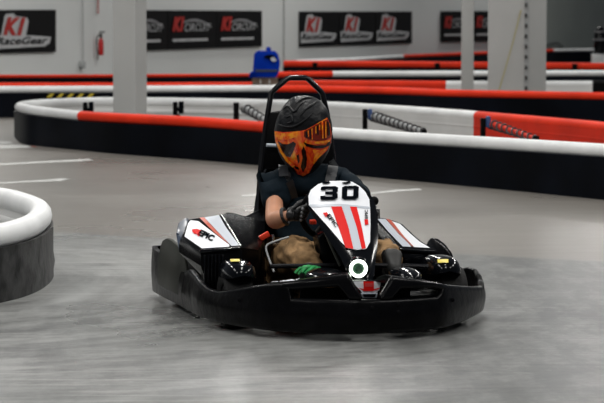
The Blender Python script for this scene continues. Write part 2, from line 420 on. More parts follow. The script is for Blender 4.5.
bm = NB(); tube(bm, cr([c + Vector((-.02, 0, .30)), c + Vector((-.07, -.02, .22)), c + Vector((-.07, -.03, .05)), c + Vector((-.055, -.03, -.10)), c + Vector((-.06, -.03, -.18))]), .012, 8); obj('hose', bm, 'dk', t)
bm = NB(); wpoly(bm, [(96.6, -6), (99.6, -6), (99.2, 14), (97, 14)], .04); o = obj('safety_sign', bm, 'wall', base=W(98, 14, .03), smooth=0); tag(o, 'narrow sign with small red marks high on the white wall above the extinguisher', 'sign')
tt = o
XF[o.name] = Matrix.Translation(o.location)
for k in range(6):
    bm = NB(); y = -4 + k*3; wpoly(bm, [(97.4, y), (99, y), (98.9, y+1.9), (97.4, y+1.9)], .055, .006); obj('sign_mark', bm, 'br', tt, smooth=0)
bm = NB()
tube(bm, cr([W(546, 46, .06), W(550, 44, .06), W(556, 42.5, .06), (W(561, 45, .06)), W(563, 48, .06)]), .014, 6)
tube(bm, cr([W(548, 48, .08), W(552, 45.5, .08), W(557, 45, .08), W(560, 48, .08)]), .012, 6)
tag(obj('cable_loop', bm, 'dk', base=W(555, 48, .03)), 'dark loops of cable hanging low on the grey-green wall', 'cable')
# ------------------------------------------------------------------ columns
def gx(px, D): return (px - 302) / F * D
t = thing('steel_column', 'square grey-white column standing inside the big barrier island, at left', 'column', (gx(129, 29.6), 29.7, 0))
bm = NB(); D = 29.5; a, b_, c = Vector((gx(113, D), D, 0)), Vector((gx(135.5, D-.1), D-.1, 0)), Vector((gx(147, D+.2), D+.2, 0)); d = a + (c - b_)
prism(bm, [a, b_, c, d], (0, 0, 6), .006); obj('shaft', bm, 'colw', t, smooth=0)
bm = NB(); cc = (a+b_+c+d)/4; box(bm, cc + Vector((0, 0, .012)), (.55, .55, .024)); obj('base_plate', bm, 'grey', t, smooth=0)
t = thing('steel_column', 'wide light grey column with a dotted edge and a yellow cable, at upper right', 'column', (gx(516, 36.6), 36.8, 0))
D = 36.5; a, b_, c = Vector((gx(487.5, D), D, 0)), Vector((gx(524, D-.15), D-.15, 0)), Vector((gx(546, D+.15), D+.15, 0)); d = a + (c - b_)
bm = NB(); prism(bm, [a, b_, c, d], (0, 0, 6), .004); obj('shaft', bm, 'colw', t, smooth=0)
n = Vector((0, -1, 0))
bm = NB(); prism(bm, [b_ + Vector((.0, -.02, 0)), b_ + Vector((.055, -.02, 0)), b_ + Vector((.055, .0, 0)), b_ + Vector((0, 0, 0))], (0, 0, 6)); obj('edge_strip', bm, 'grey', t, smooth=0)
for k in range(9):
    y = 5 + 10.4*k; p = Yd(526, y, b_.y - .03); bm = NB(); box(bm, p, (.03, .02, .05)); obj('bolt', bm, 'dk', t, smooth=0)
bm = NB(); tube(bm, [Yd(521, 10, D - .22), Yd(513, 42, D - .22), Yd(505, 70, D-.22), Yd(499, 90, D - .22)], .010, 6); obj('cable', bm, 'cable', t, label='dull yellow cable')
t = thing('steel_column', 'thin light grey post between the two right-hand swoosh-logo banners', 'column', (gx(467.5, 38.2), 38.2, 0))
bm = NB(); box(bm, (gx(467.5, 38.2), 38.25, 3), (.165, .165, 6), bev=.01); obj('shaft', bm, 'colw', t)
bm = NB(); box(bm, (gx(467.5, 38.2), 38.25, .01), (.3, .3, .02)); obj('base_plate', bm, 'grey', t)
# ------------------------------------------------------------------ barriers
def barrier(label, pts, secs, r=.055, side=0, panel='bpanel', closed=False, inner=False, pth=.03, group='track barriers', t=None, nsub=8):
    """pts: (x, y, height) along the ground; secs: (from, to, colour) in fractions of the point list; side=+1 panel offset to left of travel"""
    P = cr([Vector(p) for p in pts], nsub, closed); N = len(P)
    c0 = sum((Vector((p.x, p.y, 0)) for p in P), Vector()) / N; t = t or thing('track_barrier', label, 'barrier', c0, 0, group)
    def nrm(i):
        a = P[(i-1) % N] if closed or i > 0 else P[i]; b = P[(i+1) % N] if closed or i < N-1 else P[i]
        d = Vector((b.x-a.x, b.y-a.y, 0)).normalized(); return Vector((-d.y, d.x, 0))
    nn = [nrm(i) for i in range(N)]
    # panel
    def sheet(name, z0f, z1f, off, m, i0=0, i1=None, th=pth):
        i1 = N - 1 if i1 is None else i1; rings = []
        rng = range(i0, i1 + 1)
        for i in rng:
            p = Vector((P[i % N].x, P[i % N].y, 0)); n = nn[i % N]; z0, z1 = z0f(P[i % N].z), z1f(P[i % N].z)
            rings.append([p + n*off + Vector((0,0,z0)), p + n*(off+th*.7) + Vector((0,0,(z0+z1)/2)), p + n*off + Vector((0,0,z1)), p + n*(off-th) + Vector((0,0,z1)), p + n*(off-th) + Vector((0,0,z0))])
        bm = NB(); loft(bm, rings, True, closed and i0 == 0 and i1 == N-1); return obj(name, bm, m, t, smooth=30)
    if closed: sheet('rubber_panel', lambda h: .0, lambda h: h - 1.75*r, side * r * .6, panel, 0, N-1)
    else: sheet('rubber_panel', lambda h: .0, lambda h: h - 1.75*r, side * r * .6, panel)
    for f0, f1, colr in secs:
        i0 = int(round(f0 * nsub)); i1 = int(round(f1 * nsub)); i1 = min(i1, N if closed else N-1)
        cl = closed and i0 == 0 and i1 >= N
        pp = [P[i % N] - Vector((0, 0, r)) for i in range(i0, i1 + (0 if cl else 1))]
        bm = NB(); tube(bm, pp, r, 14, cl); obj('tube_rail', bm, 'tubew' if colr in 'wW' else 'tuber' if colr == 'r' else 'matte', t, smooth=60, label={'w': 'white tube rail', 'W': 'white tube rail', 'r': 'red tube rail', 'k': 'black tube rail'}[colr])
        if inner or colr == 'W':
            q = [p - Vector((0, 0, r*1.95)) - nn[i % N] * side * .02 for i, p in zip(range(i0, i1+1), pp)]
            sheet('inner_panel', lambda h: .02, lambda h: h - r*1.3, -side * r * .55, 'inw' if colr in 'wW' else 'matte' if colr == 'k' else 'inr', i0, i1 if not cl else N-1, .02)
            if not cl:
                bm = NB(); tube(bm, q, r*.62, 10); obj('lower_rail', bm, 'inw' if colr in 'wW' else 'matte' if colr == 'k' else 'inr', t, smooth=60)
    return t, P
def gp(px, py, ytop):
    p = G(px, py); return (p.x, p.y, z_at(p.x, p.y, ytop))
def tp(px, ytop, h=.42):
    s = (ytop - HOR) / (CH - h); D = F / s; return (gx(px, D), D, h)
# near barrier at left: loop end with scuffed dark panel
t1, P1 = barrier('rounded end of the nearest barrier at the left edge, white tube over scuffed dark panel',
    [(-6.0, 9.9, .375), (-3.9, 11.35, .375), (-2.45, 12.55, .375), (-1.74, 13.0, .375), (-1.50, 13.40, .375), (-1.395, 13.95, .378), (-1.40, 14.7, .382), (-1.53, 15.4, .385), (-1.85, 16.1, .39), (-2.5, 16.6, .39), (-4.2, 17.0, .39), (-6.5, 17.1, .39)],
    [(0, 12, 'w')], r=.061, side=-1, panel='npanel', inner=True)
q_ = [Vector((p.x, p.y, 0)) for p in P1]; rings = []
for i, p in enumerate(q_):
    d = (q_[min(i+1, len(q_)-1)] - q_[max(i-1, 0)]).normalized(); n = Vector((d.y, -d.x, 0)); rings.append([p + n*.060 + Vector((0,0,.002)), p + n*.074 + Vector((0,0,.08)), p + n*.062 + Vector((0,0,.155)), p + n*.04 + Vector((0,0,.155)), p + n*.04 + Vector((0,0,.002))])
bm = NB(); loft(bm, rings); obj('lower_panel', bm, 'npanel', t1)
# big island barrier: front line
t2, P2 = barrier('long curved barrier island behind the kart, white and red tubes with coil springs inside',
    [tp(262, 98.8), tp(200, 97.6), tp(150, 97), tp(100, 96.8), tp(66, 97.8), tp(34, 99.5), gp(20, 135, 102), gp(27, 143.2, 104.5), gp(45, 146, 107), gp(82, 149.8, 110.8), gp(125, 154, 113.2), gp(200, 159.6, 116.8), gp(262, 165, 121.5), gp(330, 172, 127), gp(390, 178, 131), gp(500, 188.5, 137.3), gp(604, 199, 143.6), gp(720, 211, 151)],
    [(0, 6, 'W'), (6, 9, 'w'), (9, 12.5, 'r'), (12.5, 17, 'w')], r=.056, side=-1, panel='bpanel', inner=False)
# fix: far side of island with white and red inner face
t3, P3 = barrier('',
    [tp(262, 98.8), tp(300, 100), tp(340, 101.6), tp(400, 105.2), tp(440, 108), tp(478, 110.8), tp(540, 116), tp(604, 121.6), tp(720, 133)],
    [(0, 5, 'w'), (5, 8, 'r')], r=.052, side=1, inner=True, t=t2)
# row behind (white at left, red at right)
t4, P4 = barrier('straight barrier row just behind the island, white at left, red right of blue container',
    [tp(-60, 85.8), tp(60, 85.5), tp(150, 85.2), tp(276, 84.8), tp(340, 85.8), tp(400, 87.3), tp(460, 89.4), tp(604, 92), tp(720, 95)],
    [(0, 3, 'w'), (3, 8, 'r')], r=.052, side=-1)
t5, P5 = barrier('red-tubed barrier row close behind the white row at left', [tp(-60, 82.3), tp(60, 82.2), tp(160, 82), tp(252, 81.6)], [(0, 3, 'r')], r=.045, side=-1)
t6, P6 = barrier('thin red-tubed barrier row farthest back at left, in front of the white wall', [tp(-60, 74.5), tp(60, 74.3), tp(160, 73.8), tp(255, 73.2)], [(0, 3, 'r')], r=.028, side=-1)
t7, P7 = barrier('barrier row behind the long red row at right, red tube ending in white', [tp(286, 79.5), tp(340, 80), tp(400, 80.2), tp(446, 80.5), tp(500, 80.5), tp(592, 80.5), tp(640, 80.5), tp(720, 81)], [(0, 3, 'r'), (3, 5, 'w'), (5, 7, 'k')], r=.05, side=1, inner=True)
t8, P8 = barrier('middle barrier row at right with a long white tube and short red start', [tp(276, 71.4), tp(332, 70.8), tp(400, 70.5), tp(500, 70.3), tp(604, 70), tp(720, 70)], [(0, 1, 'r'), (1, 5, 'w')], r=.055, side=-1)
t9, P9 = barrier('long orange-red barrier row at right, second from the back wall', [tp(284, 60.2), tp(340, 60.4), tp(400, 60.8), tp(500, 61.8), tp(604, 62.6), tp(720, 63.5)], [(0, 5, 'r')], r=.07, side=-1)
t10, P10 = barrier('farthest barrier row along the back wall at right, white and red tube', [tp(296, 59.3), tp(350, 57.4), tp(402, 54.3), tp(470, 51.8), tp(552, 48.8), tp(604, 47.9), tp(640, 47.4)], [(0, 2, 'w'), (2, 4, 'r'), (4, 6, 'w')], r=.045, side=-1)
# a lower red rail seen between rows at far left is the row above; clamps on the orange row
for px in (315, 437, 574):
    p = Vector(tp(px, 61 + (px-300)*.005)); bm = NB(); box(bm, (p.x, p.y - .03, p.z - .08), (.10, .20, .12), bev=.01); obj('clamp', bm, 'matte', t9)
# hazard tape on the panel at left
yp = tp(70, 85.5)[1] - .10
t = thing('hazard_tape', 'yellow and black striped hazard tape low on the black panel at left', 'tape', (gx(70, yp), yp, z_at(0, yp, 98)))
bm = NB(); prism(bm, [Yd(44, 93.4, yp), Yd(97, 93.4, yp), Yd(97, 97.6, yp), Yd(44, 97.6, yp)], (0, .01, 0)); obj('tape_backing', bm, 'matte', t, smooth=0)
for k in range(5):
    x = 47 + k*10; bm = NB(); prism(bm, [Yd(x+3.5, 93.5, yp-.008), Yd(x+7.5, 93.5, yp-.008), Yd(x+3.5, 97.5, yp-.008), Yd(x-.5, 97.5, yp-.008)], (0, .006, 0)); obj('stripe', bm, 'haz_y', t, smooth=0)
# springs inside the island
def spring(px0, py0, px1, py1, D0, D1, label, blue=True, rpx=5.0, turns=12, bar=(20, 5)):
    a = Yd(px0, py0, D0); b = Yd(px1, py1, D1); R = rpx * D0 / F
    t = obj('spring_mount', box(NB(), b, (.05, .05, .05), bev=.008), 'matte', t2)
    ax = (b - a); ln = ax.length; ax.normalize(); u = ax.cross(Vector((0, 0, 1))).normalized(); v = ax.cross(u)
    pts = []
    n = turns * 12
    for i in range(n+1):
        q = 2*PI*turns*i/n; pts.append(a + ax*ln*i/n + (u*math.cos(q) + v*math.sin(q)) * R * (1 - .35*i/n))
    bm = NB(); tube(bm, pts, .0095, 6); obj('coil', bm, 'spring', t)
    bm = NB(); tube(bm, [a, b], [R*.78, R*.5], 14); obj('damper_body', bm, 'inr' if 'red' in label else 'grey', t)
    bm = NB(); w = bar[1] * D0 / F; box(bm, Vector((a.x - w*1.6, a.y, a.z - .03)), (w, .10, bar[0]*D0/F), bev=.006); obj('bracket', bm, 'matte', t)
    if blue: bm = NB(); box(bm, Vector((a.x - w*.6, a.y-.02, a.z + .02)), (w*.9, .09, .10), bev=.01); obj('mounting_block', bm, 'blueb', t)
spring(373, 116, 424, 132, 26.2, 24.3, 'coil spring on the white inner face right of the driver')
spring(245, 108, 272, 124, 28.0, 26.0, 'coil spring leaning left of the roll bar', False, 4.5, 7, (17, 5.5))
spring(491, 124, 536, 139, 23.8, 22.4, 'coil spring on the red inner face at right', True, 4.5, 9, (19, 5))
def nub(px, D, label):
    bm = NB(); box(bm, Yd(px-2.8, 108.5, D), (.045, .08, .13), bev=.006); t = obj('spring_bracket', bm, 'matte', t2)
    bm = NB(); box(bm, Yd(px+3.2, 107.5, D), (.05, .06, .12), bev=.006); box(bm, Yd(px, 109.5, D), (.09, .03, .04)); obj('clip', bm, 'blackst', t)
    bm = NB(); q = Yd(px, 114, D); tube(bm, [(q.x, q.y, 0), (q.x, q.y, q.z)], .02, 8); obj('post', bm, 'matte', t)
nub(88, 29.2, 'small black bracket peeking over the tube left of the left column')
nub(178, 27.3, 'small black bracket peeking over the red tube right of the left column')
# blue plastic container on a wooden block
D = 37.75; sc = D / F
t = thing('wooden_block', 'brown wooden block under the blue container behind the white barrier row', 'wood block', (gx(265, D), D, 0))
for px in (256, 265, 274):
    bm = NB(); q = Yd(px, 81, D); box(bm, (q.x, D, q.z), (.10, .16, 6*sc), bev=.004); obj('spacer', bm, 'wood', t, smooth=0)
bm = NB(); q = Yd(265, 78.6, D); box(bm, (q.x, D, q.z), (25*sc, .20, 1.6*sc), bev=.004); obj('board', bm, 'wood', t, smooth=0)
bm = NB(); q0 = Yd(265, 84, D); box(bm, (q0.x, D, q0.z/2), (.2, .12, q0.z)); obj('post', bm, 'wood', t, smooth=0)
bz = Yd(265, 77.8, D).z
t = thing('plastic_container', 'bright blue plastic container with a handle, sitting beyond the white barrier row', 'container', (gx(265, D), D, bz))
out = [(253.5, 77.6), (276.5, 77.6), (279, 72), (280, 62), (277.5, 53.5), (274.5, 51), (257, 50.8), (254, 54), (253, 68)]
bm = NB(); prism(bm, [Yd(x, y, D-.14) for x, y in out], (0, .28, 0), .02); obj('body', bm, 'bluep', t)
bm = NB(); q = Yd(268.5, 50, D); lathe(bm, [(.001, -.02), (.035, -.02), (.035, .025), (.02, .04), (.001, .04)], q, (0, 0, 1), 16, False); obj('cap', bm, 'bluep', t)
bm = NB(); tube(bm, cr([Yd(250.5, 77, D-.1), Yd(251, 74, D-.15), Yd(254, 72, D-.16)]), .02, 8); prism(bm, [Yd(249, 76.8, D-.14), Yd(254, 72.5, D-.14), Yd(254, 77.6, D-.14), Yd(249.5, 77.6, D-.14)], (0, .2, 0), .008); obj('spout', bm, 'bluep', t)
bm = NB(); prism(bm, [Yd(x, y, D-.16) for x, y in ((263, 57), (268, 54.5), (274, 55), (277, 59), (276, 61), (270, 59.5))], (0, .02, 0), .004); obj('handle_recess', bm, 'blackst', t)
bm = NB(); prism(bm, [Yd(x, y, D-.17) for x, y in ((270.5, 58), (274, 57.2), (277, 60.5), (274, 61.8), (271.5, 61))], (0, .02, 0), .004); obj('label_sticker', bm, 'greyst', t, smooth=0)
bm = NB(); prism(bm, [Yd(x, y, D-.155) for x, y in ((255, 69.5), (278, 69.5), (277.5, 72), (255.5, 72))], (0, .015, 0), .003); obj('lower_groove', bm, 'navyplastic', t, smooth=0)
# dark object at far right edge
D = 66.0; sc = D / F
def E(cx, cy, rx, ry, n=24): return [Yd(cx + rx*math.cos(2*PI*k/n), cy + ry*math.sin(2*PI*k/n), D) for k in range(n)]
q = Yd(600, 54, D); t = thing('protective_helmet', 'black rounded helmet shape with pale bands on a white block, cut by the right edge', 'helmet', (q.x, D, q.z))
bm = NB(); rings = []
for y, r in ((53.5, 4), (52, 5.5), (47, 6.2), (40, 6.4), (33, 5.8), (29, 4.6), (27, 2.5), (26.4, .4)):
    c = Yd(600, y, D); rings.append([c + Vector((math.cos(2*PI*k/20)*r*sc, math.sin(2*PI*k/20)*r*sc, 0)) for k in range(20)])
loft(bm, rings); obj('shell', bm, 'gloss', t)
for y, r in ((31.5, 5.6), (39.5, 6.6)):
    c = Yd(600, y, D); bm = NB(); lathe(bm, [(r*sc, -.02), (r*sc+.012, -.02), (r*sc+.012, .022), (r*sc, .022)], c, (0, 0, 1), 24); obj('band', bm, 'bg', t)
bm = NB(); a = Yd(592, 54, D); b = Yd(616, 61, D); box(bm, ((a.x+b.x)/2, D, a.z/2), (b.x-a.x, .4, a.z-.002), bev=.02); o = obj('storage_block', bm, 'tubew', base=((a.x+b.x)/2, D, 0)); tag(o, 'white block under the black helmet at the right edge', 'block')
# floor paint
def fline(pts, label, m='paint'):
    bm = NB(); z = .003; prism(bm, [G(x, y, z) for x, y in pts], (0, 0, -.002)); c = G(*pts[0]); o = obj('painted_line', bm, m, base=(c.x, c.y, .001), smooth=0); tag(o, label, 'floor marking', 'painted marks on the floor')
fline([(-8, 163.8), (60, 160.2), (88, 158.6), (93, 159.8), (80, 161.2), (40, 163), (-8, 165.6)], 'long white painted line on the floor left, nearer the island barrier')
fline([(-8, 182.6), (40, 180), (62, 178), (70, 178.8), (60, 181), (20, 182.6), (-8, 184.2)], 'white painted line on the floor left, just above the near barrier end')
fline([(-8, 144.6), (30, 145.2), (34, 147.2), (10, 148.2), (-8, 148.4)], 'white painted patch on the floor beside the left end of the island')
fline([(-8, 141.8), (10, 141.2), (13, 143.2), (-8, 144.2)], 'faded pinkish patch on the floor left of the island end', 'paint')
fline([(28, 145.2), (36, 146.4), (35, 147.4), (30, 146.6)], 'small red painted mark on the floor at the island end', 'paintr')
fline([(370, 192.8), (395, 189.6), (418, 188.4), (422, 189.6), (400, 191.4), (372, 193.8)], 'short white painted line on the floor right of the driver')
fline([(240, 195.2), (262, 193), (262, 195.6), (243, 196.8)], 'short white painted line on the floor left of the roll bar')

# ================================================================== KART
kart = thing('go_kart', 'black rental go-kart number 30 with white and red panels, driven across the concrete', 'go-kart', KN, PHI)
# ---- fairing: one bumper wall around the front
bot = [(187, 309), (200, 317.5), (223, 324), (260, 330), (300, 333.2), (340, 334.6), (368, 334.6), (400, 332.6), (430, 330), (447, 327.5), (465, 321.5), (481.5, 313)]
pth = [G(x, y, .03) for x, y in bot] + [L(.725, .80, .03), L(.725, 1.0, .03), L(.715, 1.28, .03)]
P = cr([Vector((p.x, p.y, 0)) for p in pth], 26)
def frame_path(P):
    out = []
    for i in range(len(P)):
        d = (P[min(i+1, len(P)-1)] - P[max(i-1, 0)]); d.z = 0; d.normalize(); out.append(Vector((d.y, -d.x, 0)))
    return out
NN = frame_path(P)
PX = [proj(p + Vector((0, 0, .1)))[0] for p in P]
iR = max(range(len(P)), key=lambda i: PX[i])
for i in range(iR+1, len(P)): PX[i] = 2*PX[iR] - PX[i]      # unfold beyond the silhouette
def band(bm, idx, z0f, z1f, off, th, m=9, rnd=None):
    rings = []
    for i in idx:
        p = P[i]; n = NN[i]; z0 = z0f(i); z1 = max(z1f(i), z0 + .012); r = min(th/2, (z1-z0)/2.01); col = []
        zs = [z0 + r*(1-math.cos(k*PI/6)) for k in range(3)] + [z0 + r + (z1-z0-2*r)*k/m for k in range(m+1)] + [z1 - r + r*math.sin(k*PI/6) for k in range(1, 4)]
        def rd(z):
            d = min(z - z0, z1 - z)
            return 0 if d >= r else (th/2)*(1 - math.sqrt(max(0, 1-((r-d)/r)**2)))
        p = p + n*(.016*max(0, 1 - i/16) if th == .03 and i < 16 else 0)
        for z in zs: col.append(p + n*(off(z) - rd(z)) + Vector((0, 0, z)))
        for z in zs[::-1][1:-1]: col.append(p + n*(off(z) - th + rd(z)) + Vector((0, 0, z)))
        rings.append(col)
    return loft(bm, rings)
def foff(z): return .012*math.exp(-((z-.10)/.05)**2) - .5*max(0, z-.16)**1.5
def zof(tab): return lambda i: z_at(P[i].x, P[i].y, lut(tab, PX[i]))
xr = PX[iR]
lowtop = [(187, 270), (189.5, 269.5), (192, 273), (197, 280), (205, 287), (212, 290), (219, 291.4), (259, 284.5), (286, 282), (289, 291), (290, 298.2), (350, 299.8), (392, 299.5), (437, 297), (442, 293), (446, 284), (460, 285.5), (475, 286.5), (xr-1, 286), (xr+1, 274), (xr+4, 268.5), (xr+10, 266.5), (xr+17, 268), (xr+22, 273), (xr+27, 284)]
z0 = lambda i: .03
bm = NB(); band(bm, range(0, len(P)), z0, zof(lowtop), foff, .03); fairing = obj('front_fairing', bm, 'fairing', kart, smooth=45)
def rail(tabt, tabb, a, b):
    idx = [i for i in range(len(P)) if a <= PX[i] <= b and i <= iR]
    bm = NB(); band(bm, idx, zof(tabb), zof(tabt), foff, .03, 4); return obj('upper_rail', bm, 'plastic', kart, smooth=45)
rail([(280, 282.2), (347, 274.6), (349, 276), (362.5, 297)], [(280, 291), (289, 290.4), (338, 287), (349, 300), (363, 300.5)], 281, 362.5)
rail([(380.5, 297), (395, 277), (397, 277), (434, 281.5), (450, 284.5)], [(380, 300.5), (392, 300), (402, 289.5), (432, 288), (440, 289), (450, 293)], 380.5, 450)
# deck behind the top edge
def deck(a, b, tab, w, m='plastic', name='fairing_deck'):
    idx = [i for i in range(len(P)) if a <= PX[i] <= b and i <= iR]; bm = NB(); rings = []
    for i in idx:
        z = z_at(P[i].x, P[i].y, lut(tab, PX[i])) - .004; o = P[i] + NN[i]*(foff(z) - .012); n = NN[i]
        rings.append([o + Vector((0,0,z)), o - n*w*.5 + Vector((0,0,z+.008)), o - n*w + Vector((0,0,z-.012)), o - n*w + Vector((0,0,z-.03)), o - n*.02 + Vector((0,0,z-.03))])
    loft(bm, rings); return obj(name, bm, m, kart)
dk = deck(222, 347, [(187, 270), (219, 291.4), (259, 284.5), (286, 282), (347, 274.8)], .13)
deck(396, 470, [(397, 277), (434, 281.5), (460, 285.5), (475, 287)], .13)
bD = bvh_of(dk)
sticker('deck_sticker', [(240, 284.8), (256, 283.2), (290, 279.6), (300, 279), (296, 281.2), (262, 283.6), (243, 285.8)], bD, 'white', dk, .004)
sticker('deck_sticker', [(262, 281.8), (284, 279.8), (292, 279.4), (272, 281.6)], bD, 'label', dk, .006)
# front bolts
for px, py in ((240, 300), (372, 308), (398, 304), (398, 312), (452, 300)):
    b = bvh_of(fairing) if 'bF' not in globals() else bF; bF = b
    p = on(b, px, py, .002); bm = NB(); lathe(bm, [(.001, -.004), (.009, -.004), (.009, .003), (.004, .005), (.001, .005)], p, (0, -1, .05), 12, False); obj('bolt', bm, 'matte', kart)
# centre bracket in the V notch
bq = .13
bm = NB(); prism(bm, [K(x, y, bq) for x, y in ((349.5, 280.5), (384, 280.5), (379, 291), (377, 299.5), (362.5, 299.5), (360, 291))], KY*.05, .006); br_ = obj('front_bracket', bm, 'gloss', kart)
bB = bvh_of(br_)
sticker('bracket_sticker', [(352, 281.6), (381, 281.6), (379, 290), (376, 292.5), (362, 292.5), (357, 287)], bB, 'white', br_)
sticker('bracket_sticker', [(363, 281.8), (373.5, 281.8), (373.6, 290.4), (363.6, 290.4)], bB, 'redst', br_, .006)
sticker('bracket_sticker', [(357.5, 287.6), (364, 289), (373, 289), (380, 287.4), (378.5, 289), (372, 291), (364, 291)], bB, 'redst', br_, .007)
for i in range(3): sticker('text_line', [(364.6, 283.2+i*1.2), (372.4, 283.1+i*1.2), (372.4, 283.7+i*1.2), (364.6, 283.8+i*1.2)], bB, 'label', br_, .0085)
bm = NB(); prism(bm, [K(x, y, bq-.012) for x, y in ((361, 293.2), (378, 293), (376.5, 298), (363, 298))], KY*.02, .003); mo = obj('intake_rim', bm, 'greyst', br_)
bm = NB(); prism(bm, [K(x, y, bq-.018) for x, y in ((362.5, 294.2), (376.5, 294), (375, 297), (364, 297))], KY*.02, .003); obj('intake', bm, 'blackst', br_)
# ---- left (photo) side bumper
sb = [(G(186.5, 309, .03), 275.5), (G(176, 303.5, .03), 267), (G(163, 297, .03), 255.5), (G(153.5, 291.5, .03), 248.5)]
pp = [Vector((p.x, p.y, z_at(p.x, p.y, t))) for p, t in sb] + [L(-.615, 2.02, .25), L(-.55, 2.04, .25)]
def side_band(name, pp, mt, th=.025, z0=.03, bulge=.006, ns=8, parent=None):
    Q = cr(pp, ns); nn = frame_path([Vector((q.x, q.y, 0)) for q in Q]); rings = []
    for q, n in zip(Q, nn):
        if True:
            zt = q.z; c = Vector((q.x, q.y, 0)); m = 6
            o = [c + n*(bulge*math.sin(PI*k/m) ) + Vector((0, 0, z0 + (zt-z0)*k/m)) for k in range(m+1)]
            inn = [c + n*(bulge*math.sin(PI*k/m) - th) + Vector((0, 0, z0 + (zt-z0)*k/m)) for k in range(m, -1, -1)]
            rings.append(o + inn)
    bm = NB(); loft(bm, rings); return obj(name, bm, mt, parent or kart, smooth=50)
sbL = side_band('side_bumper', pp[::-1], 'fairing')
# inward shelf of the side bumper
bm = NB(); Q = cr(pp[:4], 6); rings = []
for q in Q: rings.append([Vector((q.x, q.y, q.z-.06)), Vector((q.x, q.y, q.z-.04)), Vector((q.x, q.y, q.z-.04)) + KX*.08, Vector((q.x, q.y, q.z-.06)) + KX*.08])
loft(bm, rings); obj('bumper_shelf', bm, 'matte', kart)
side_band('side_bumper', [L(.70, 1.02, .15), L(.695, 1.3, .2), L(.69, 1.7, .25), L(.64, 1.98, .25), L(.55, 2.04, .25)], 'fairing')
bm = NB(); tube(bm, cr([L(-.6, 2.0, .18), L(-.3, 2.08, .18), L(.3, 2.08, .18), L(.64, 2.0, .18)]), .03, 12); obj('rear_bumper', bm, 'frame', kart)
# tall fins (tyre guards)
def fin(pts, b0, b1, m, tilt=.0, th=.022):
    n = len(pts); a = []; 
    for (x, y, b) in pts: a.append(K(x, y, b))
    nrm = (a[1]-a[0]).cross(a[2]-a[0]).normalized()
    bm = NB(); prism(bm, a, nrm*th, .006); return obj('tyre_guard', bm, m, kart, smooth=50)
fl = [(186.5, 300, 1.16), (186.3, 276, 1.16), (183, 258, 1.2), (178, 246, 1.28), (172, 240, 1.36), (166, 238, 1.42), (162, 240.5, 1.48), (159.5, 248, 1.52), (158, 260, 1.56), (158, 285, 1.58)]
rings = []
for x, y, b in fl:
    p = K(x, y, b); rings.append(p)
bm = NB(); prism(bm, rings, KX*.02 - Vector((0, 0, 0)), .006); obj('tyre_guard', bm, 'dkfin', kart, smooth=50, label='scuffed grey tyre guard')
fr = [(456.5, 281, 1.1), (455.5, 262, 1.12), (452, 252, 1.16), (445, 244, 1.24), (438, 238.8, 1.32), (434.5, 237.6, 1.36), (431.5, 241, 1.40), (428, 252, 1.42), (427, 275, 1.42)]
bm = NB(); prism(bm, [K(*q) for q in fr], -KX*.02, .006); obj('tyre_guard', bm, 'plastic', kart, smooth=50)
# inner panel of the right ear
# ---- wheels
def wheel(x, y, r, w, parent_name):
    c = L(x, y, r); bm = NB(); h = w/2
    lathe(bm, [(r*.55, -h*.8), (r*.8, -h), (r*.94, -h*.9), (r, -h*.55), (r, h*.55), (r*.94, h*.9), (r*.8, h), (r*.55, h*.8)], c, KX, 36)
    t = obj(parent_name, bm, 'rubber', kart, smooth=50)
    bm = NB(); lathe(bm, [(r*.56, -h*.7), (r*.5, -h*.75), (r*.45, -h*.2), (.02, -h*.1), (.02, h*.1), (r*.45, h*.2), (r*.5, h*.75), (r*.56, h*.7)], c, KX, 24); obj('rim', bm, 'chrome', t)
wheel(-.49, .56, .13, .13, 'front_wheel'); wheel(.50, .56, .13, .13, 'front_wheel')
wheel(-.50, 1.62, .14, .19, 'rear_wheel'); wheel(.52, 1.62, .14, .19, 'rear_wheel')
# front tyre fenders: rounded shells
def fender(x0, x1, yt, ym, yb, b0, b1, lab):
    """low domed cover sitting on top of the front tyre"""
    bm = NB(); c0 = K((x0+x1)/2, yb, .56); w = (K(x1, yt, .5) - K(x0, yt, .5)).length/2; zt = K(300, yt, .52).z; zb = K(300, ym, .46).z; rings = []
    for i in range(11):
        a = PI/2*i/10; h = math.sin(a)**.9; q = max(math.cos(a), .02)**.55; ring = []
        for j in range(36):
            t = 2*PI*j/36; cx = math.copysign(abs(math.cos(t))**.75, math.cos(t)); cy = math.copysign(abs(math.sin(t))**.75, math.sin(t))
            ring.append(Vector((c0.x, c0.y, 0)) + KX*cx*w*q + KY*(cy*.16*q) + Vector((0, 0, zb + (zt-zb)*h - .022*abs(cx)*(1-h))))
        rings.append(ring)
    loft(bm, rings); o = obj('wheel_fender', bm, 'gloss', kart, smooth=50); b = bvh_of(o)
    sticker('fender_label', lab, b, 'yellowst', o, .006); return o
fender(220.5, 254, 259.5, 273, 290, .42, .74, [(230.5, 260.3), (239.5, 260.1), (240, 262.6), (231, 262.8)])
fender(424, 457, 259, 273, 288, .42, .74, [(438, 260.4), (448, 260.2), (448.4, 263.4), (438.4, 263.6)])
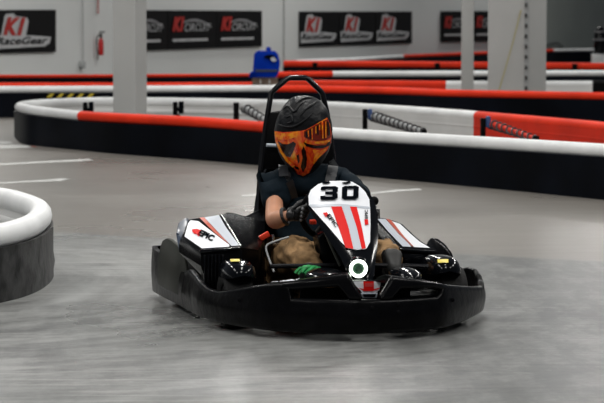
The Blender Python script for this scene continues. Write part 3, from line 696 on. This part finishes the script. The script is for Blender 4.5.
# ---- side pods
def pod(top, zb, inward, name='side_pod', m='plastic', out=.018):
    T = [K(*q) for q in top]; c = sum(T, Vector())/len(T); rings = []
    def ex(p, d, dz): v = p - c; v.z = 0; return p + v.normalized()*d + Vector((0, 0, dz))
    rings = [[p for p in T], [ex(p, .010, -.006) for p in T], [ex(p, out, -.03) for p in T], [ex(p, out, -.07) for p in T], [ex(p, out, -.13) + KX*inward*(.09 if b_ > .9 else .02) for p, b_ in zip(T, [q[2] for q in top])], [Vector((*(ex(p, 0, 0) + KX*inward*(.13 if b_ > .9 else .03))[:2], zb)) for p, b_ in zip(T, [q[2] for q in top])]]
    bm = NB(); loft(bm, rings, True); bmesh.ops.triangulate(bm, faces=[f for f in bm.faces if len(f.verts) > 4])
    return obj(name, bm, m, kart, smooth=35)
PT = [(201, 250.2, .78), (240, 247, .78), (221, 215, 1.25), (203.5, 218, 1.26), (189, 219.5, 1.22), (182.5, 237, 1.02)]
podL = pod(PT, .08, 1); bL = bvh_of(podL)
s1 = sticker('panel_sticker', [(184.5, 237), (188, 224), (190.5, 220.8), (198.5, 221.8), (229.5, 245.6), (229, 247.2), (202, 249)], bL, 'white', podL)
sticker('panel_sticker', [(204.5, 218), (219, 215.6), (226, 228), (239.4, 246), (231.5, 246.6), (218, 232.5)], bL, 'greyst', podL)
sticker('panel_stripe', [(199.5, 218.4), (204, 218), (217.5, 232.5), (230.6, 246.4), (229.6, 245.4), (214, 233)], bL, 'orangest', podL, .004)
fL = lambda x, y: on(bL, x, y, .006)
text_on('lettering', 'EPIC', (197.5, 236.0), (14.5, 6.6), (3.6, -5.6), fL, 'blackst', podL, .05)
sticker('logo_mark', [(192, 230.5), (197, 230), (201.5, 231.5), (199, 233), (200.5, 235.5), (198.5, 237.5), (196, 234.5), (194.5, 235), (192.5, 233)], bL, 'redst', podL, .006)
bm = NB(); prism(bm, [K(x, y, b) for x, y, b in ((178.5, 233, 1.04), (180.5, 223, 1.2), (187.5, 217.6, 1.24), (189.2, 220, 1.23), (184, 237.6, 1.02), (186.5, 255, 1.03), (181, 250, 1.05))], -KX*.012, .004); obj('pod_edge_trim', bm, 'navyplastic', podL)
for k in range(6):
    x = 204.5 + k*3.6; bm = NB(); a = K(x, 254.5, .752); b = K(x, 286, .752); box(bm, (a+b)/2, (.0075, .02, (a-b).length), KR, .002); obj('vent_rib', bm, 'gloss', podL)
bm = NB(); prism(bm, [K(x, y, .748) for x, y in ((200, 250), (240, 247.4), (240, 250), (200, 253))], KY*.02, .002); obj('front_lip', bm, 'gloss', podL)
PR = [(401, 248, .76), (437, 250.5, .79), (420, 240.8, 1.02), (402, 224, 1.26), (390, 219.4, 1.29), (374, 217, 1.27)]
podR = pod(PR, .08, -1); bR = bvh_of(podR)
sticker('panel_sticker', [(377, 219), (385.5, 219.6), (400, 235), (411.5, 247.4), (402.5, 247), (388, 232)], bR, 'greyst', podR)
sticker('panel_sticker', [(391.5, 221.5), (400, 224.4), (410, 234), (419, 241.8), (430, 248.4), (414, 247.6), (404, 237)], bR, 'white', podR)
sticker('panel_stripe', [(385.5, 219.4), (391, 221), (403, 236.5), (413, 247.4), (411.6, 247), (399, 235)], bR, 'orangest', podR, .005)
bm = NB(); prism(bm, [K(x, y, .735) for x, y in ((401, 248.6), (436.5, 251), (437, 254), (402, 251.5))], KY*.03, .004); obj('front_lip', bm, 'gloss', podR)
bm = NB(); prism(bm, [K(x, y, .74) for x, y in ((403, 253.5), (424, 254.5), (424, 266), (405, 265))], KY*.02, .004); obj('front_panel', bm, 'gloss', podR)
# black cockpit shells beside the seat
bm = NB(); H = [(240.5, 247, .79), (221.5, 215, 1.25), (228, 212.3, 1.3), (237, 213.8, 1.3), (244, 217.4, 1.3), (254, 212, 1.34), (263, 206.5, 1.38), (265, 222, 1.2), (264, 240, .98), (258, 250, .85)]
Hp = [K(*q) for q in H]; loft(bm, [Hp, [p + Vector((0,0,-.02)) for p in Hp], [Vector((p.x, p.y, .09)) for p in Hp]]); bmesh.ops.triangulate(bm, faces=[f for f in bm.faces if len(f.verts) > 4]); obj('cockpit_shell', bm, 'plastic', kart)
bm = NB(); tube(bm, [K(221.5, 214.6, 1.25), K(240.8, 246.4, .78)], .004, 6); tube(bm, [K(246, 217, 1.29), K(264, 208, 1.37)], .004, 6); obj('edge_piping', bm, 'chrome', kart)
bm = NB(); H = [(400.5, 248, .75), (373, 217, 1.26), (368, 216, 1.28), (370, 226, 1.15), (384, 241, .9), (396, 251, .78)]
Hp = [K(*q) for q in H]; loft(bm, [Hp, [p + Vector((0,0,-.035)) for p in Hp]]); bmesh.ops.triangulate(bm, faces=[f for f in bm.faces if len(f.verts) > 4]); obj('cockpit_shell', bm, 'plastic', kart)
# ---- chassis
bm = NB(); prism(bm, [L(-.30, .2, .045), L(.30, .2, .045), L(.42, .9, .045), L(.42, 1.7, .045), L(-.42, 1.7, .045), L(-.42, .9, .045)], (0, 0, .02)); obj('floor_pan', bm, 'matte', kart)
for s in (-1, 1):
    bm = NB(); tube(bm, cr([L(s*.20, .15, .08), L(s*.33, .35, .08), L(s*.36, .9, .09), L(s*.40, 1.75, .1)]), .016, 10); obj('chassis_tube', bm, 'frame', kart)
    bm = NB(); tube(bm, [L(s*.33, .9, .08), L(s*.55, .9, .08)], .014, 8); obj('side_support', bm, 'frame', kart); bm = NB(); tube(bm, [L(s*.33, 1.3, .08), L(s*.55, 1.3, .08)], .014, 8); obj('side_support', bm, 'frame', kart); bm = NB(); tube(bm, [L(s*.3, .56, .13), L(s*.50, .56, .13)], .018, 8); obj('stub_axle', bm, 'frame', kart)
bm = NB(); tube(bm, [L(-.5, 1.62, .14), L(.52, 1.62, .14)], .022, 12); obj('rear_axle', bm, 'chrome', kart)
bm = NB(); box(bm, L(.25, 1.45, .22), (.26, .34, .26), KR, .03); box(bm, L(-.28, 1.45, .22), (.2, .34, .26), KR, .03); obj('battery_box', bm, 'plastic', kart)
bm = NB(); tube(bm, [K(270, 266.3, .46), K(352, 265.2, .46)], .011, 10); obj('steering_rod', bm, 'frame', kart)
bm = NB(); tube(bm, [K(373, 265.2, .46), K(428, 266.5, .46)], .011, 10); obj('steering_rod', bm, 'frame', kart)
bm = NB(); tube(bm, cr([K(289, 237, .62), K(276, 241, .62), K(266.5, 246, .62), K(268, 256, .60), K(274, 272, .56)], 6), .0045, 8); obj('side_frame', bm, 'grey', kart)
bm = NB(); tube(bm, [K(325, 232, .5), K(331, 246, .46), K(340, 266, .42)], .006, 8); obj('nose_stay', bm, 'dkfin', kart)
for x, y, sx, sy in ((326, 277, 21, 9), (405, 275, 15, 8)):
    c = K(x, y, .30); bm = NB(); bmesh.ops.create_uvsphere(bm, u_segments=24, v_segments=14, radius=1, matrix=Matrix.Translation(c) @ KM.to_3x3().to_4x4() @ Matrix.Diagonal((sx/228, .17, sy/228, 1))); obj('footwell_cowl', bm, 'gloss', kart, smooth=60)
bm = NB(); prism(bm, [L(-.25, .33, .08), L(.25, .33, .08), L(.25, .28, .2), L(-.25, .28, .2)], KY*.01); obj('pedal_plate', bm, 'matte', kart)
# ---- nose
SEC = [(286, 353, 372, .20), (278, 349.5, 374, .215), (268, 345.5, 375, .25), (258, 341, 376, .31), (248, 334.5, 377.5, .37), (235, 326, 378, .44), (220, 316, 377.5, .52), (208, 308.5, 376, .585), (201, 306.5, 374, .62), (194, 307, 370, .65), (188, 311, 364.5, .68), (183.5, 318, 357, .70), (181, 326, 350, .712)]
rings = []
for y, x0, x1, b in SEC:
    a = K(x0, y, b); c = K(x1, y, b); w = (c-a).length; mid = (a+c)/2; ring = []
    dep = .10 if y > 200 else .05
    for k in range(11):
        u = -1 + 2*k/10; bul = .035*(1-abs(u)**2.6)
        ring.append(mid + KX*u*w/2 - KY*bul*(.6 if y < 190 else 1))
    for k in range(9, 0, -1):
        u = -1 + 2*k/10; ring.append(mid + KX*u*w/2*.93 + KY*dep*(1-abs(u)**4*.6) + Vector((0, 0, -.02)))
    rings.append(ring)
bm = NB(); loft(bm, rings); nose = obj('nose_cone', bm, 'gloss', kart, smooth=50); bN = bvh_of(nose)
sticker('number_plate', [(309, 206), (308.6, 196), (311, 190.5), (318, 185), (327, 182), (340, 181.3), (352, 182.6), (359, 186.5), (365, 192.5), (369, 200), (369.5, 207.5), (340, 205.2)], bN, 'white', nose, .004)
sticker('nose_panel', [(310, 206.8), (340, 206), (369.8, 208.4), (370.2, 225), (369.6, 243), (366, 249.6), (357, 250.6), (348, 249.2), (342, 243.5), (328, 227)], bN, 'white', nose, .004)
sticker('nose_band', [(309, 205.4), (340, 204.6), (369.8, 207.6), (369.8, 209.6), (340, 207.2), (311, 208)], bN, 'greyst', nose, .0055)
sticker('nose_stripe', [(342, 207.4), (350, 207.4), (357, 228), (361.5, 249.9), (353.8, 250), (348.5, 228)], bN, 'greyst', nose, .0055)
sticker('nose_stripe', [(331, 207.4), (341.5, 207.4), (348.2, 228), (353.4, 250), (345.6, 248.6), (338.5, 228)], bN, 'redst', nose, .006)
sticker('nose_stripe', [(349.6, 207.4), (356.5, 207.8), (361.5, 228), (365.6, 249.2), (361.6, 249.9), (356.5, 228)], bN, 'redst', nose, .006)
fN = lambda x, y: on(bN, x, y, .0085)
def rc(x0, y0, x1, y1): return [(x0, y0), (x1, y0), (x1, y1), (x0, y1)]
three = [[(.02,.0),(.38,.0),(.45,.14),(.45,.24),(.0,.24),(.0,.08)], rc(.31,.24,.45,.40), [(.12,.40),(.45,.40),(.42,.50),(.45,.60),(.12,.60)], rc(.31,.60,.45,.76), [(.0,.76),(.45,.76),(.45,.88),(.38,1),(.06,1),(.0,.90)], rc(0,.24,.13,.30), rc(0,.70,.13,.76)]
zero = [[(.56,.12),(.62,0),(.93,0),(1,.12),(1,.24),(.56,.24)], [(.56,.76),(1,.76),(1,.88),(.93,1),(.62,1),(.56,.88)], rc(.56,.24,.70,.76), rc(.86,.24,1,.76)]
polys_on('number', three + zero, (320.4, 201.2), (37.4, -.7), (.6, -13.4), lambda x, y: on(bN, x, y, .0095), 'blackst', nose)
text_on('lettering', 'EPIC', (326.5, 217), (9, 12), (3.2, -2.2), fN, 'blackst', nose, .03)
sticker('logo_mark', [(323, 214), (327, 213.4), (328.5, 216.4), (326, 218.4)], bN, 'redst', nose, .008)
text_on('lettering', 'EPIC', (367.4, 220), (-.2, -9), (-3.0, 0), fN, 'blackst', nose, .03)
sticker('logo_mark', [(363.8, 220.5), (367.4, 220.5), (367.8, 225.6), (364.6, 226)], bN, 'redst', nose, .008)
for x in (325, 345):
    sticker('plate_notch', [(x-3.5, 183.6), (x+4, 182.6), (x+5.5, 184), (x+1, 185.2), (x-2, 185)], bN, 'blackst', nose, .008)
# round lamp
lc = K(358.4, 268.6, .19); bm = NB(); ax = (CAM - lc).normalized(); ax = (ax + KY*-.2).normalized()
lathe(bm, [(.0265, 0), (.028, .008), (.033, .011), (.038, .008), (.040, 0), (.039, -.02), (.0265, -.02)], lc, ax, 40); lamp_ring = obj('lamp_ring', bm, 'ring', nose)
bm = NB(); lathe(bm, [(.001, .004), (.015, .002), (.028, -.002), (.028, -.04), (.001, -.04)], lc, ax, 32, False); obj('lamp_lens', bm, 'lens', nose)
bm = NB(); lathe(bm, [(.040, .002), (.046, -.002), (.052, -.015), (.048, -.07), (.02, -.07), (.042, -.01)], lc, ax, 40); obj('lamp_bezel', bm, 'gloss', nose)
bm = NB(); prism(bm, [K(x, y, .60) for x, y in ((318, 237), (330, 230), (350, 250), (352, 276), (330, 276), (322, 262))], KY*.12, .01); obj('black_block', bm, 'plastic', kart)  # black block behind the nose, hiding the right thigh
# ---- steering wheel
sc_ = K(334, 211, .80); sax = (-KY*.80 + Vector((0, 0, .0)) + Vector((0, 0, -.0)) + KY*0 + Vector((0,0,.6))).normalized(); sax = (KY*.86 + Vector((0, 0, .5))).normalized()
su = KX; sv_ = sax.cross(su).normalized(); SR = .150
bm = NB(); tube(bm, [sc_ + su*math.cos(2*PI*k/40)*SR + sv_*math.sin(2*PI*k/40)*SR for k in range(40)], .015, 10, True); sw = obj('steering_wheel', bm, 'matte', kart)
for a in (0, 2.1, 4.2):
    bm = NB(); tube(bm, [sc_, sc_ + (su*math.cos(a) + sv_*math.sin(a))*SR], .010, 8); obj('spoke', bm, 'dk', sw)
bm = NB(); tube(bm, [sc_, K(352, 256, .42)], .012, 10); obj('steering_column', bm, 'dk', kart)
# ---- seat and roll bar
bs = []
for z, yb, w in ((.09, 1.05, .19), (.12, 1.22, .20), (.22, 1.34, .205), (.4, 1.42, .20), (.58, 1.48, .18), (.66, 1.50, .14)):
    ring = []
    for k in range(13):
        u = -1 + 2*k/12; ring.append(L(-.03 + u*w, yb - .10*abs(u)**3, z))
    for k in range(12, -1, -1):
        u = -1 + 2*k/12; ring.append(L(-.03 + u*w*1.02, yb + .03 - .10*abs(u)**3, z-.0))
    bs.append(ring)
bm = NB(); loft(bm, bs); seat = obj('seat', bm, 'plastic', kart)
bm = NB(); prism(bm, [K(x, y, 1.53) for x, y in ((262, 190), (264.5, 150), (267, 122), (271, 112.5), (290, 110), (312, 110), (325, 114), (330, 128), (335, 160), (338, 190))], KY*.05, .012); obj('head_restraint', bm, 'matte', kart)
bm = NB(); tube(bm, [K(266.5, 145, 1.5), K(277, 145.6, 1.5)], .009, 8); obj('restraint_bar', bm, 'greyst', kart)
rb = [(255.5, 262, 1.45), (257.5, 215, 1.48), (260.5, 170, 1.53), (265.6, 127, 1.55), (271.2, 93, 1.56), (273.8, 90, 1.56), (287, 78.8, 1.56), (290, 77.9, 1.56), (305.5, 77.9, 1.56), (308, 78.8, 1.56), (320.5, 91, 1.56), (322.6, 94, 1.56), (327.3, 115, 1.56), (332, 150, 1.55), (338, 200, 1.50), (341, 250, 1.45)]
bm = NB(); tube(bm, [K(*q) for q in rb], .0135, 12); rbo = obj('roll_bar', bm, 'frame', kart, smooth=40)
bm = NB(); tube(bm, [K(264, 140, 1.55), K(330.5, 138, 1.55)], .010, 10); obj('cross_bar', bm, 'frame', rbo)
bm = NB(); tube(bm, [K(265, 150, 1.56), K(252, 236, 1.95)], .011, 10); obj('rear_stay', bm, 'frame', rbo)
bm = NB(); tube(bm, [K(331, 150, 1.56), K(350, 250, 1.95)], .011, 10); obj('rear_stay', bm, 'frame', rbo)

# ================================================================== DRIVER
hip = L(-.03, 1.2, .16)
J = dict(pel=L(-.02, 1.20, .20), ab=K(307, 232, 1.24), chest=K(305, 196, 1.30), up=K(305, 178, 1.31), neck=K(304, 163, 1.31), head=K(303, 140, 1.31), crown=K(303, 112, 1.30),
  sl=K(275, 182, 1.29), el=K(274, 221, 1.02), wl=K(286, 216, .84), sr=K(343, 180, 1.29), er=K(368, 207, 1.03), wr=K(366, 216, .85),
  hl=L(-.12, 1.14, .20), kl=K(296, 251, .83), al=K(313, 268, .53), hr=L(.10, 1.14, .20), kr=K(387, 252, .83), ar=K(392, 262, .56))
names = list(J); nodes = [J[k] for k in names]; ix = {k: i for i, k in enumerate(names)}
nodes += [J['el'].lerp(J['wl'], .5), J['er'].lerp(J['wr'], .5)]
E_ = [('pel','ab'),('ab','chest'),('chest','up'),('up','neck'),('neck','head'),('head','crown'),('up','sl'),('sl','el'),('up','sr'),('sr','er'),('pel','hl'),('hl','kl'),('kl','al'),('pel','hr'),('hr','kr'),('kr','ar')]
E_ = [(ix[a], ix[b]) for a, b in E_] + [(ix['el'], len(names)), (len(names), ix['wl']), (ix['er'], len(names)+1), (len(names)+1, ix['wr'])]
Rr = dict(pel=.10, ab=.07, chest=.065, up=.05, neck=.052, head=.075, crown=.07, sl=.040, el=.046, wl=.031, sr=.040, er=.040, wr=.030, hl=.07, kl=.055, al=.03, hr=.07, kr=.055, ar=.036)
driver = skin('person', nodes, E_, [Rr[k] for k in names] + [.045, .040], 'skin', base=hip)
tag(driver, 'person driving the go-kart in helmet, navy t-shirt, khaki trousers and black gloves', 'person')
# t-shirt
def pt(a, b, f): return J[a].lerp(J[b], f)
tn = [J['pel'] + Vector((0,0,.03)), J['ab'], J['chest'], J['up'] + Vector((0,0,-.012)), K(304, 160, 1.31), J['sl'], pt('sl', 'el', .32), pt('sl', 'el', .60), J['sr'], pt('sr', 'er', .5), pt('sr', 'er', .9)]
tE = [(0,1),(1,2),(2,3),(3,4),(3,5),(5,6),(6,7),(3,8),(8,9),(9,10)]
skin('t_shirt', tn, tE, [(.165,.13), (.165,.13), (.175,.14), (.12,.11), .062, .072, .080, .074, .068, .068, .060], 'shirt', driver, root=0)
# sleeve hem and collar
def hoop(name, c, ax, r, t, m, parent):
    ax = ax.normalized(); u = ax.cross(Vector((0, 0, 1))).normalized(); v = ax.cross(u)
    bm = NB(); tube(bm, [c + (u*math.cos(2*PI*k/28) + v*math.sin(2*PI*k/28))*r for k in range(28)], t, 8, True); return obj(name, bm, m, parent)
# trousers: thighs, knees and baggy shins
kn = [J['pel'], J['hl'] + Vector((0,0,.01)), pt('hl','kl',.5) + Vector((0,0,.01)), J['kl'] + Vector((0,0,.0)), pt('kl','al',.45) + Vector((0,0,-.005)), pt('kl','al',1.0)+Vector((0,0,-.01)), J['hr'] + Vector((0,0,.01)), pt('hr','kr',.5), J['kr'], pt('kr','ar',.45), pt('kr','ar',.85)]
tr = skin('trousers', kn, [(0,1),(1,2),(2,3),(3,4),(4,5),(0,6),(6,7),(7,8),(8,9),(9,10)], [.14, .105, .098, .085,   .080, .064, .105, .090, .070, .065, .055], 'khaki', driver)
# folds pressed into the cloth
from mathutils import noise as mn
def wrinkle(o, amp, sc):
    T = XF[o.name]
    for v in o.data.vertices:
        p = T @ v.co; q = Vector((p.x*1.0, p.y*.6, p.z*1.6)) * sc
        v.co += v.normal * amp * (mn.noise(q) + .5*mn.noise(q*2.1))
def densify(o, lv=1):
    md = o.modifiers.new('x', 'SUBSURF'); md.levels = lv; md.render_levels = lv; bpy.context.view_layer.update()
    me = bpy.data.meshes.new_from_object(o.evaluated_get(bpy.context.evaluated_depsgraph_get())); o.modifiers.clear(); o.data = me; me.shade_smooth()
densify(tr); wrinkle(tr, .020, 19)
ts = [c for c in driver.children if c.name.startswith('t_shirt')][0]; densify(ts); wrinkle(ts, .009, 14)
# cut folds on the visible thigh
# shoes
def shoe(name, heel, toe, up, w, label=None):
    ax = (toe-heel); ln = ax.length; ax.normalize(); side = ax.cross(up).normalized(); u = side.cross(ax).normalized(); rings = []
    prof = [(0, .028, .05), (.08, .036, .075), (.25, .036, .085), (.42, .034, .075), (.6, .040, .055), (.8, .044, .042), (.94, .036, .032), (1, .018, .018)]
    for f, hw, h in prof:
        rings.append([heel + ax*ln*f + side*math.cos(2*PI*k/18)*hw*w + u*(h*(.5+.5*math.copysign(abs(math.sin(2*PI*k/18))**.7, math.sin(2*PI*k/18)))) for k in range(18)])
    bm = NB(); loft(bm, rings); o = obj(name, bm, 'shoe', driver, smooth=60, label=label)
    bm = NB(); rings = []
    for f, hw, h in prof: rings.append([heel + ax*(ln*f) + side*s*hw*w*1.08 + u*z for s, z in ((-1, -.014), (1, -.014), (1, .010), (-1, .010))])
    loft(bm, rings); obj('sole', bm, 'rubber', o)
    return o, ax, side, u, ln
o, ax, sd, u, ln = shoe('shoe', K(306, 282, .56), K(326, 279, .33), Vector((0, -.25, 1)), 1.05, 'black shoe with bright green laces')
for k in range(6):
    f = .30 + k*.07; c = K(301 + k*3.4, 270.5 - .3*k + (k % 2)*1.5, .44 - k*.008); bm = NB(); tube(bm, cr([c - sd*.03 + Vector((0, 0, -.008 + .006*random.random())), c + Vector((0, 0, .012)) , c + sd*.03 + Vector((0, 0, -.008))], 4), .0065, 6); obj('lace', bm, 'lace', o)
bm = NB(); c = K(309, 269.5, .45); rings = []
for k, (dx, rz, rx) in enumerate(((-.04, .008, .02), (-.025, .020, .03), (.0, .022, .032), (.025, .018, .028), (.042, .006, .016))):
    rings.append([c + KX*dx + KY*math.cos(2*PI*j/14)*rx + Vector((0, 0, math.sin(2*PI*j/14)*rz)) for j in range(14)])
loft(bm, rings); obj('tongue', bm, 'lace', o, label='bright green tongue')
o2, *_ = shoe('shoe', K(391, 276, .50), K(392, 249, .52), -KY, .98)
# gloves: palm and five bent fingers round the rim
def glove(wr, grip, out, upv, flip, nm='glove'):
    """wr wrist, grip a point on the rim, out direction of knuckles, upv along the rim"""
    g = grip; ax = (g - wr).normalized(); s = upv.normalized(); n = ax.cross(s).normalized() * flip
    palm = [wr, wr.lerp(g, .35), g - ax*.035 + n*.024, g - ax*.01 + n*.026]
    nodes = list(palm); rad = [.036, (.036, .030), (.042, .026), (.040, .020)]; ed = [(0,1),(1,2),(2,3)]
    for k in range(4):
        q = (k - 1.5) * .020; l = (.9, 1.05, 1.0, .8)[k]; st = g + s*q + n*.026 - ax*.012
        ids = len(nodes); nodes += [st, g + s*q + n*.030 + ax*.020*l, g + s*q + ax*.036*l + n*.006, g + s*q + ax*.026*l - n*.022, g + s*q + ax*.002 - n*.030]
        rad += [.013, .0125, .0115, .0105, .0095]; ed += [(2 if k in (1, 2) else 3, ids)] + [(ids+j, ids+j+1) for j in range(4)]
    ids = len(nodes); b = wr.lerp(g, .5) - s*.028
    nodes += [b, b + ax*.022 - s*.012 - n*.012, g - s*.040 - n*.018 - ax*.004, g - s*.022 - n*.032 + ax*.008]; rad += [.016, .015, .013, .011]; ed += [(1, ids), (ids, ids+1), (ids+1, ids+2), (ids+2, ids+3)]
    o = skin(nm, nodes, ed, rad, 'glove', driver, sub=2)
    hoop('cuff', wr - ax*.006, ax, .036, .008, 'glove', o)
    for k in range(4):
        q = (k-1.5)*.020; c = g + s*q + n*.040 + ax*.004; bm = NB(); bmesh.ops.create_uvsphere(bm, u_segments=10, v_segments=6, radius=.0085, matrix=Matrix.Translation(c)); obj('knuckle_pad', bm, 'glove2', o)
    return o
def rim(a): return sc_ + su*math.cos(a)*SR + sv_*math.sin(a)*SR
def rimt(a): return (-su*math.sin(a) + sv_*math.cos(a))
aL = PI + .05; gl = rim(aL); glove(J['wl'], gl, None, rimt(aL) * (1 if rimt(aL).z < 0 else -1), 1 if (gl - J['wl']).normalized().cross(rimt(aL)* (1 if rimt(aL).z < 0 else -1)).dot(-KY) > 0 else -1)
aR = 0.0; gr = rim(aR); glove(J['wr'], gr, None, rimt(aR) * (1 if rimt(aR).z < 0 else -1), 1 if (gr - J['wr']).normalized().cross(rimt(aR)* (1 if rimt(aR).z < 0 else -1)).dot(-KY) > 0 else -1)
bm = NB(); c = K(374, 201, 1.0); bmesh.ops.create_uvsphere(bm, u_segments=16, v_segments=10, radius=.022, matrix=Matrix.Translation(c)); obj('elbow_pad', bm, 'matte', driver)
# ---- helmet
HB = 1.24
hc = K(303.5, 135.5, HB)
fwd = (-KY + Vector((-.10, 0, -.32))).normalized(); rgt = fwd.cross(Vector((0.03, 0, 1))).normalized(); hup = rgt.cross(fwd).normalized()
helm_w = .138
rings = []
n = 40; NV = 30
for i in range(NV+1):
    v = -1 + 2*i/NV            # -1 chin .. 1 crown
    z = .187*math.sin(v*PI/2)
    w = math.cos(v*PI/2)**.72 if abs(v) < 1 else 0
    if v < 0: taper = 1 - .42*(-v)**1.25
    else: taper = 1.0
    ring = []
    for k in range(n):
        a = 2*PI*k/n; cx, cy = math.cos(a), math.sin(a)       # cy>0 front
        fy = .150*(1 + (.10*max(0, -v) if cy > 0 else -.12*max(0, -v)))
        wx = helm_w*taper if v < 0 else helm_w
        p = hc + rgt*cx*wx*max(w, .02) + fwd*cy*fy*max(w, .02) + hup*z
        ring.append(p)
    rings.append(ring)
bm = NB(); loft(bm, rings)
for v in bm.verts:
    d = v.co - hc
    if d.dot(hup) > .0:
        q = d*13; v.co += d.normalized()*.006*mn.noise(q)
helmet = obj('helmet', bm, 'helmet', driver, smooth=60)
for p_ in (1,): densify(helmet); 
XF[helmet.name] = XF[driver.name].copy(); bH = bvh_of(helmet)
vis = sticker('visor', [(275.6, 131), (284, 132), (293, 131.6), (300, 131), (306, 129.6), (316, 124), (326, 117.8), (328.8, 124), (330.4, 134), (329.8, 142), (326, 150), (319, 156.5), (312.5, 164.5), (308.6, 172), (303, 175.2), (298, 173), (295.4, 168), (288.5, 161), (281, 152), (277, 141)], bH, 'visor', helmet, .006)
dkp = lambda pts, m='dkvis', off=.0085, nm='visor_reflection': sticker(nm, pts, bH, m, vis, off)  # visor reflections painted as dark, red and gold patches and streaks
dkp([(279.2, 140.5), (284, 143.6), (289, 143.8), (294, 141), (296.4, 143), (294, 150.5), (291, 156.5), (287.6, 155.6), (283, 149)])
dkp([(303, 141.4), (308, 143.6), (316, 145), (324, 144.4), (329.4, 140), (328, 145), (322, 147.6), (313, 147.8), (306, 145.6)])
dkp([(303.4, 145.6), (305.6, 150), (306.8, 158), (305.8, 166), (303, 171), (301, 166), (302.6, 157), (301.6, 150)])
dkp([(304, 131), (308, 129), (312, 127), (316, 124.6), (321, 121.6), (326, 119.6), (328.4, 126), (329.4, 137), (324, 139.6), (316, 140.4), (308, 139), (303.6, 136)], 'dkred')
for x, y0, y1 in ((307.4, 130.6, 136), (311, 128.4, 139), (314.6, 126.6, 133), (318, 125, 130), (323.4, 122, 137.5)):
    dkp([(x, y0), (x+.9, y0-.5), (x+1.1, y1), (x+.2, y1)], 'gold', .0115, 'reflection_streak')
dkp([(320, 121.6), (321.4, 120.8), (322, 137.8), (320.8, 138)], 'gold', .012, 'reflection_streak')
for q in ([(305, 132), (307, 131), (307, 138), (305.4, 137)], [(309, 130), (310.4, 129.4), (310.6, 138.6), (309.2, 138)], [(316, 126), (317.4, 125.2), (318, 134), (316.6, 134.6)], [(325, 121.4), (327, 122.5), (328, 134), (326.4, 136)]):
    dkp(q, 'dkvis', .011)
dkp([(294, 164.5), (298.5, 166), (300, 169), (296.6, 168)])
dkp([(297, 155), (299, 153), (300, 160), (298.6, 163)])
dkp([(276.2, 132), (285, 133), (296, 132.6), (299, 133.6), (295, 137), (290, 139), (283, 139.4), (277.6, 138)], 'gold', .009, 'visor_gold_sheen')  # gold sheen of the coating painted over edge and upper left
dkp([(276.6, 133), (277.8, 134), (280, 142), (284, 151), (289.6, 159), (296, 164.6), (293.6, 166.2), (287.6, 160.6), (281.4, 151), (277.4, 141)], 'gold', .010, 'visor_gold_sheen')
dkp([(312, 149), (320, 149.6), (326.6, 147), (322, 152.6), (316, 158.6), (313, 163), (311.4, 161), (314, 155)], 'gold', .009, 'visor_gold_sheen')
dkp([(314, 141.4), (328.6, 139.4), (328.8, 141), (322, 143.4), (314, 143.2)], 'gold', .009, 'visor_gold_sheen')
# raised creases on the crown
for pts in ([(283, 110), (288, 106), (294, 112), (299, 106), (306, 101)], [(286, 118), (291, 116), (292, 122), (287, 123)], [(300, 117), (305, 110), (312, 105), (317, 101)], [(296, 104), (303, 99), (312, 98)], [(278, 124), (286, 127), (296, 126), (305, 120), (313, 113)]):
    q = cr([Vector((x, y, 0)) for x, y in pts], 5); bm = NB(); N_ = len(q)
    tube(bm, [on(bH, v.x, v.y, .0) for v in q], [.002 + .0055*math.sin(PI*i/(N_-1)) for i in range(N_)], 8); obj('crown_ridge', bm, 'helmet', helmet, smooth=60)
# side clip
# harness straps (part of the kart)
ts = [c for c in driver.children if c.name.startswith('t_shirt')][0]; bT = bvh_of(ts)
def strap(pts, w, m='strap', off=.008, nm='harness_strap'):
    q = cr([Vector((x, y, 0)) for x, y in pts], 6); bm = NB(); c = [on(bT, v.x, v.y, off) for v in q]; rings = []
    for i, p in enumerate(c):
        d = (c[min(i+1, len(c)-1)] - c[max(i-1, 0)]).normalized(); n_ = (CAM - p).normalized(); s_ = d.cross(n_).normalized()
        rings.append([p - s_*w/2, p + s_*w/2, p + s_*w/2 - n_*.003, p - s_*w/2 - n_*.003])
    loft(bm, rings); return obj(nm, bm, m, kart)
strap([(283, 164), (285, 172), (288, 184), (292, 198)], .045)
strap([(333, 163), (332, 172), (329, 182)], .048)
bm = NB(); box(bm, K(264.5, 236, .98), (.050, .02, .026), KR @ Matrix.Rotation(-.5, 3, 'Y'), .004); obj('red_bracket', bm, 'redp', kart)
bm = NB(); box(bm, K(313, 222, .84), (.030, .02, .022), KR, .004); obj('red_switch', bm, 'redp', kart)
bm = NB(); box(bm, K(273, 240, .95), (.012, .02, .05), KR, .002); box(bm, K(276, 243.5, .95), (.03, .02, .008), KR, .002); obj('metal_clip', bm, 'chrome', kart)

# ================================================================== LIGHT
w = bpy.data.worlds.new('world'); scene.world = w; w.use_nodes = True
bg = w.node_tree.nodes['Background']; bg.inputs[0].default_value = (.80, .88, 1, 1); bg.inputs[1].default_value = .09
def lamp(x, y, z, sx, sy, e, col=(1, .98, .94), rot=(0, 0, 0)):
    ld = bpy.data.lights.new('ceiling_lamp', 'AREA'); ld.shape = 'RECTANGLE'; ld.size = sx; ld.size_y = sy; ld.energy = e; ld.color = col
    o = bpy.data.objects.new('ceiling_lamp', ld); C.objects.link(o); o.location = (x, y, z); o.rotation_euler = rot; return o
for y in (6, 12, 18, 26, 35, 45, 56, 68):
    for x in (-6, 0, 6):
        lamp(x, y, 6.5, .5, 3.0, 190)
vs = scene.view_settings; vs.view_transform = 'Standard'; vs.look = 'None'; vs.gamma = 1; vs.use_curve_mapping = False; vs.exposure = .05
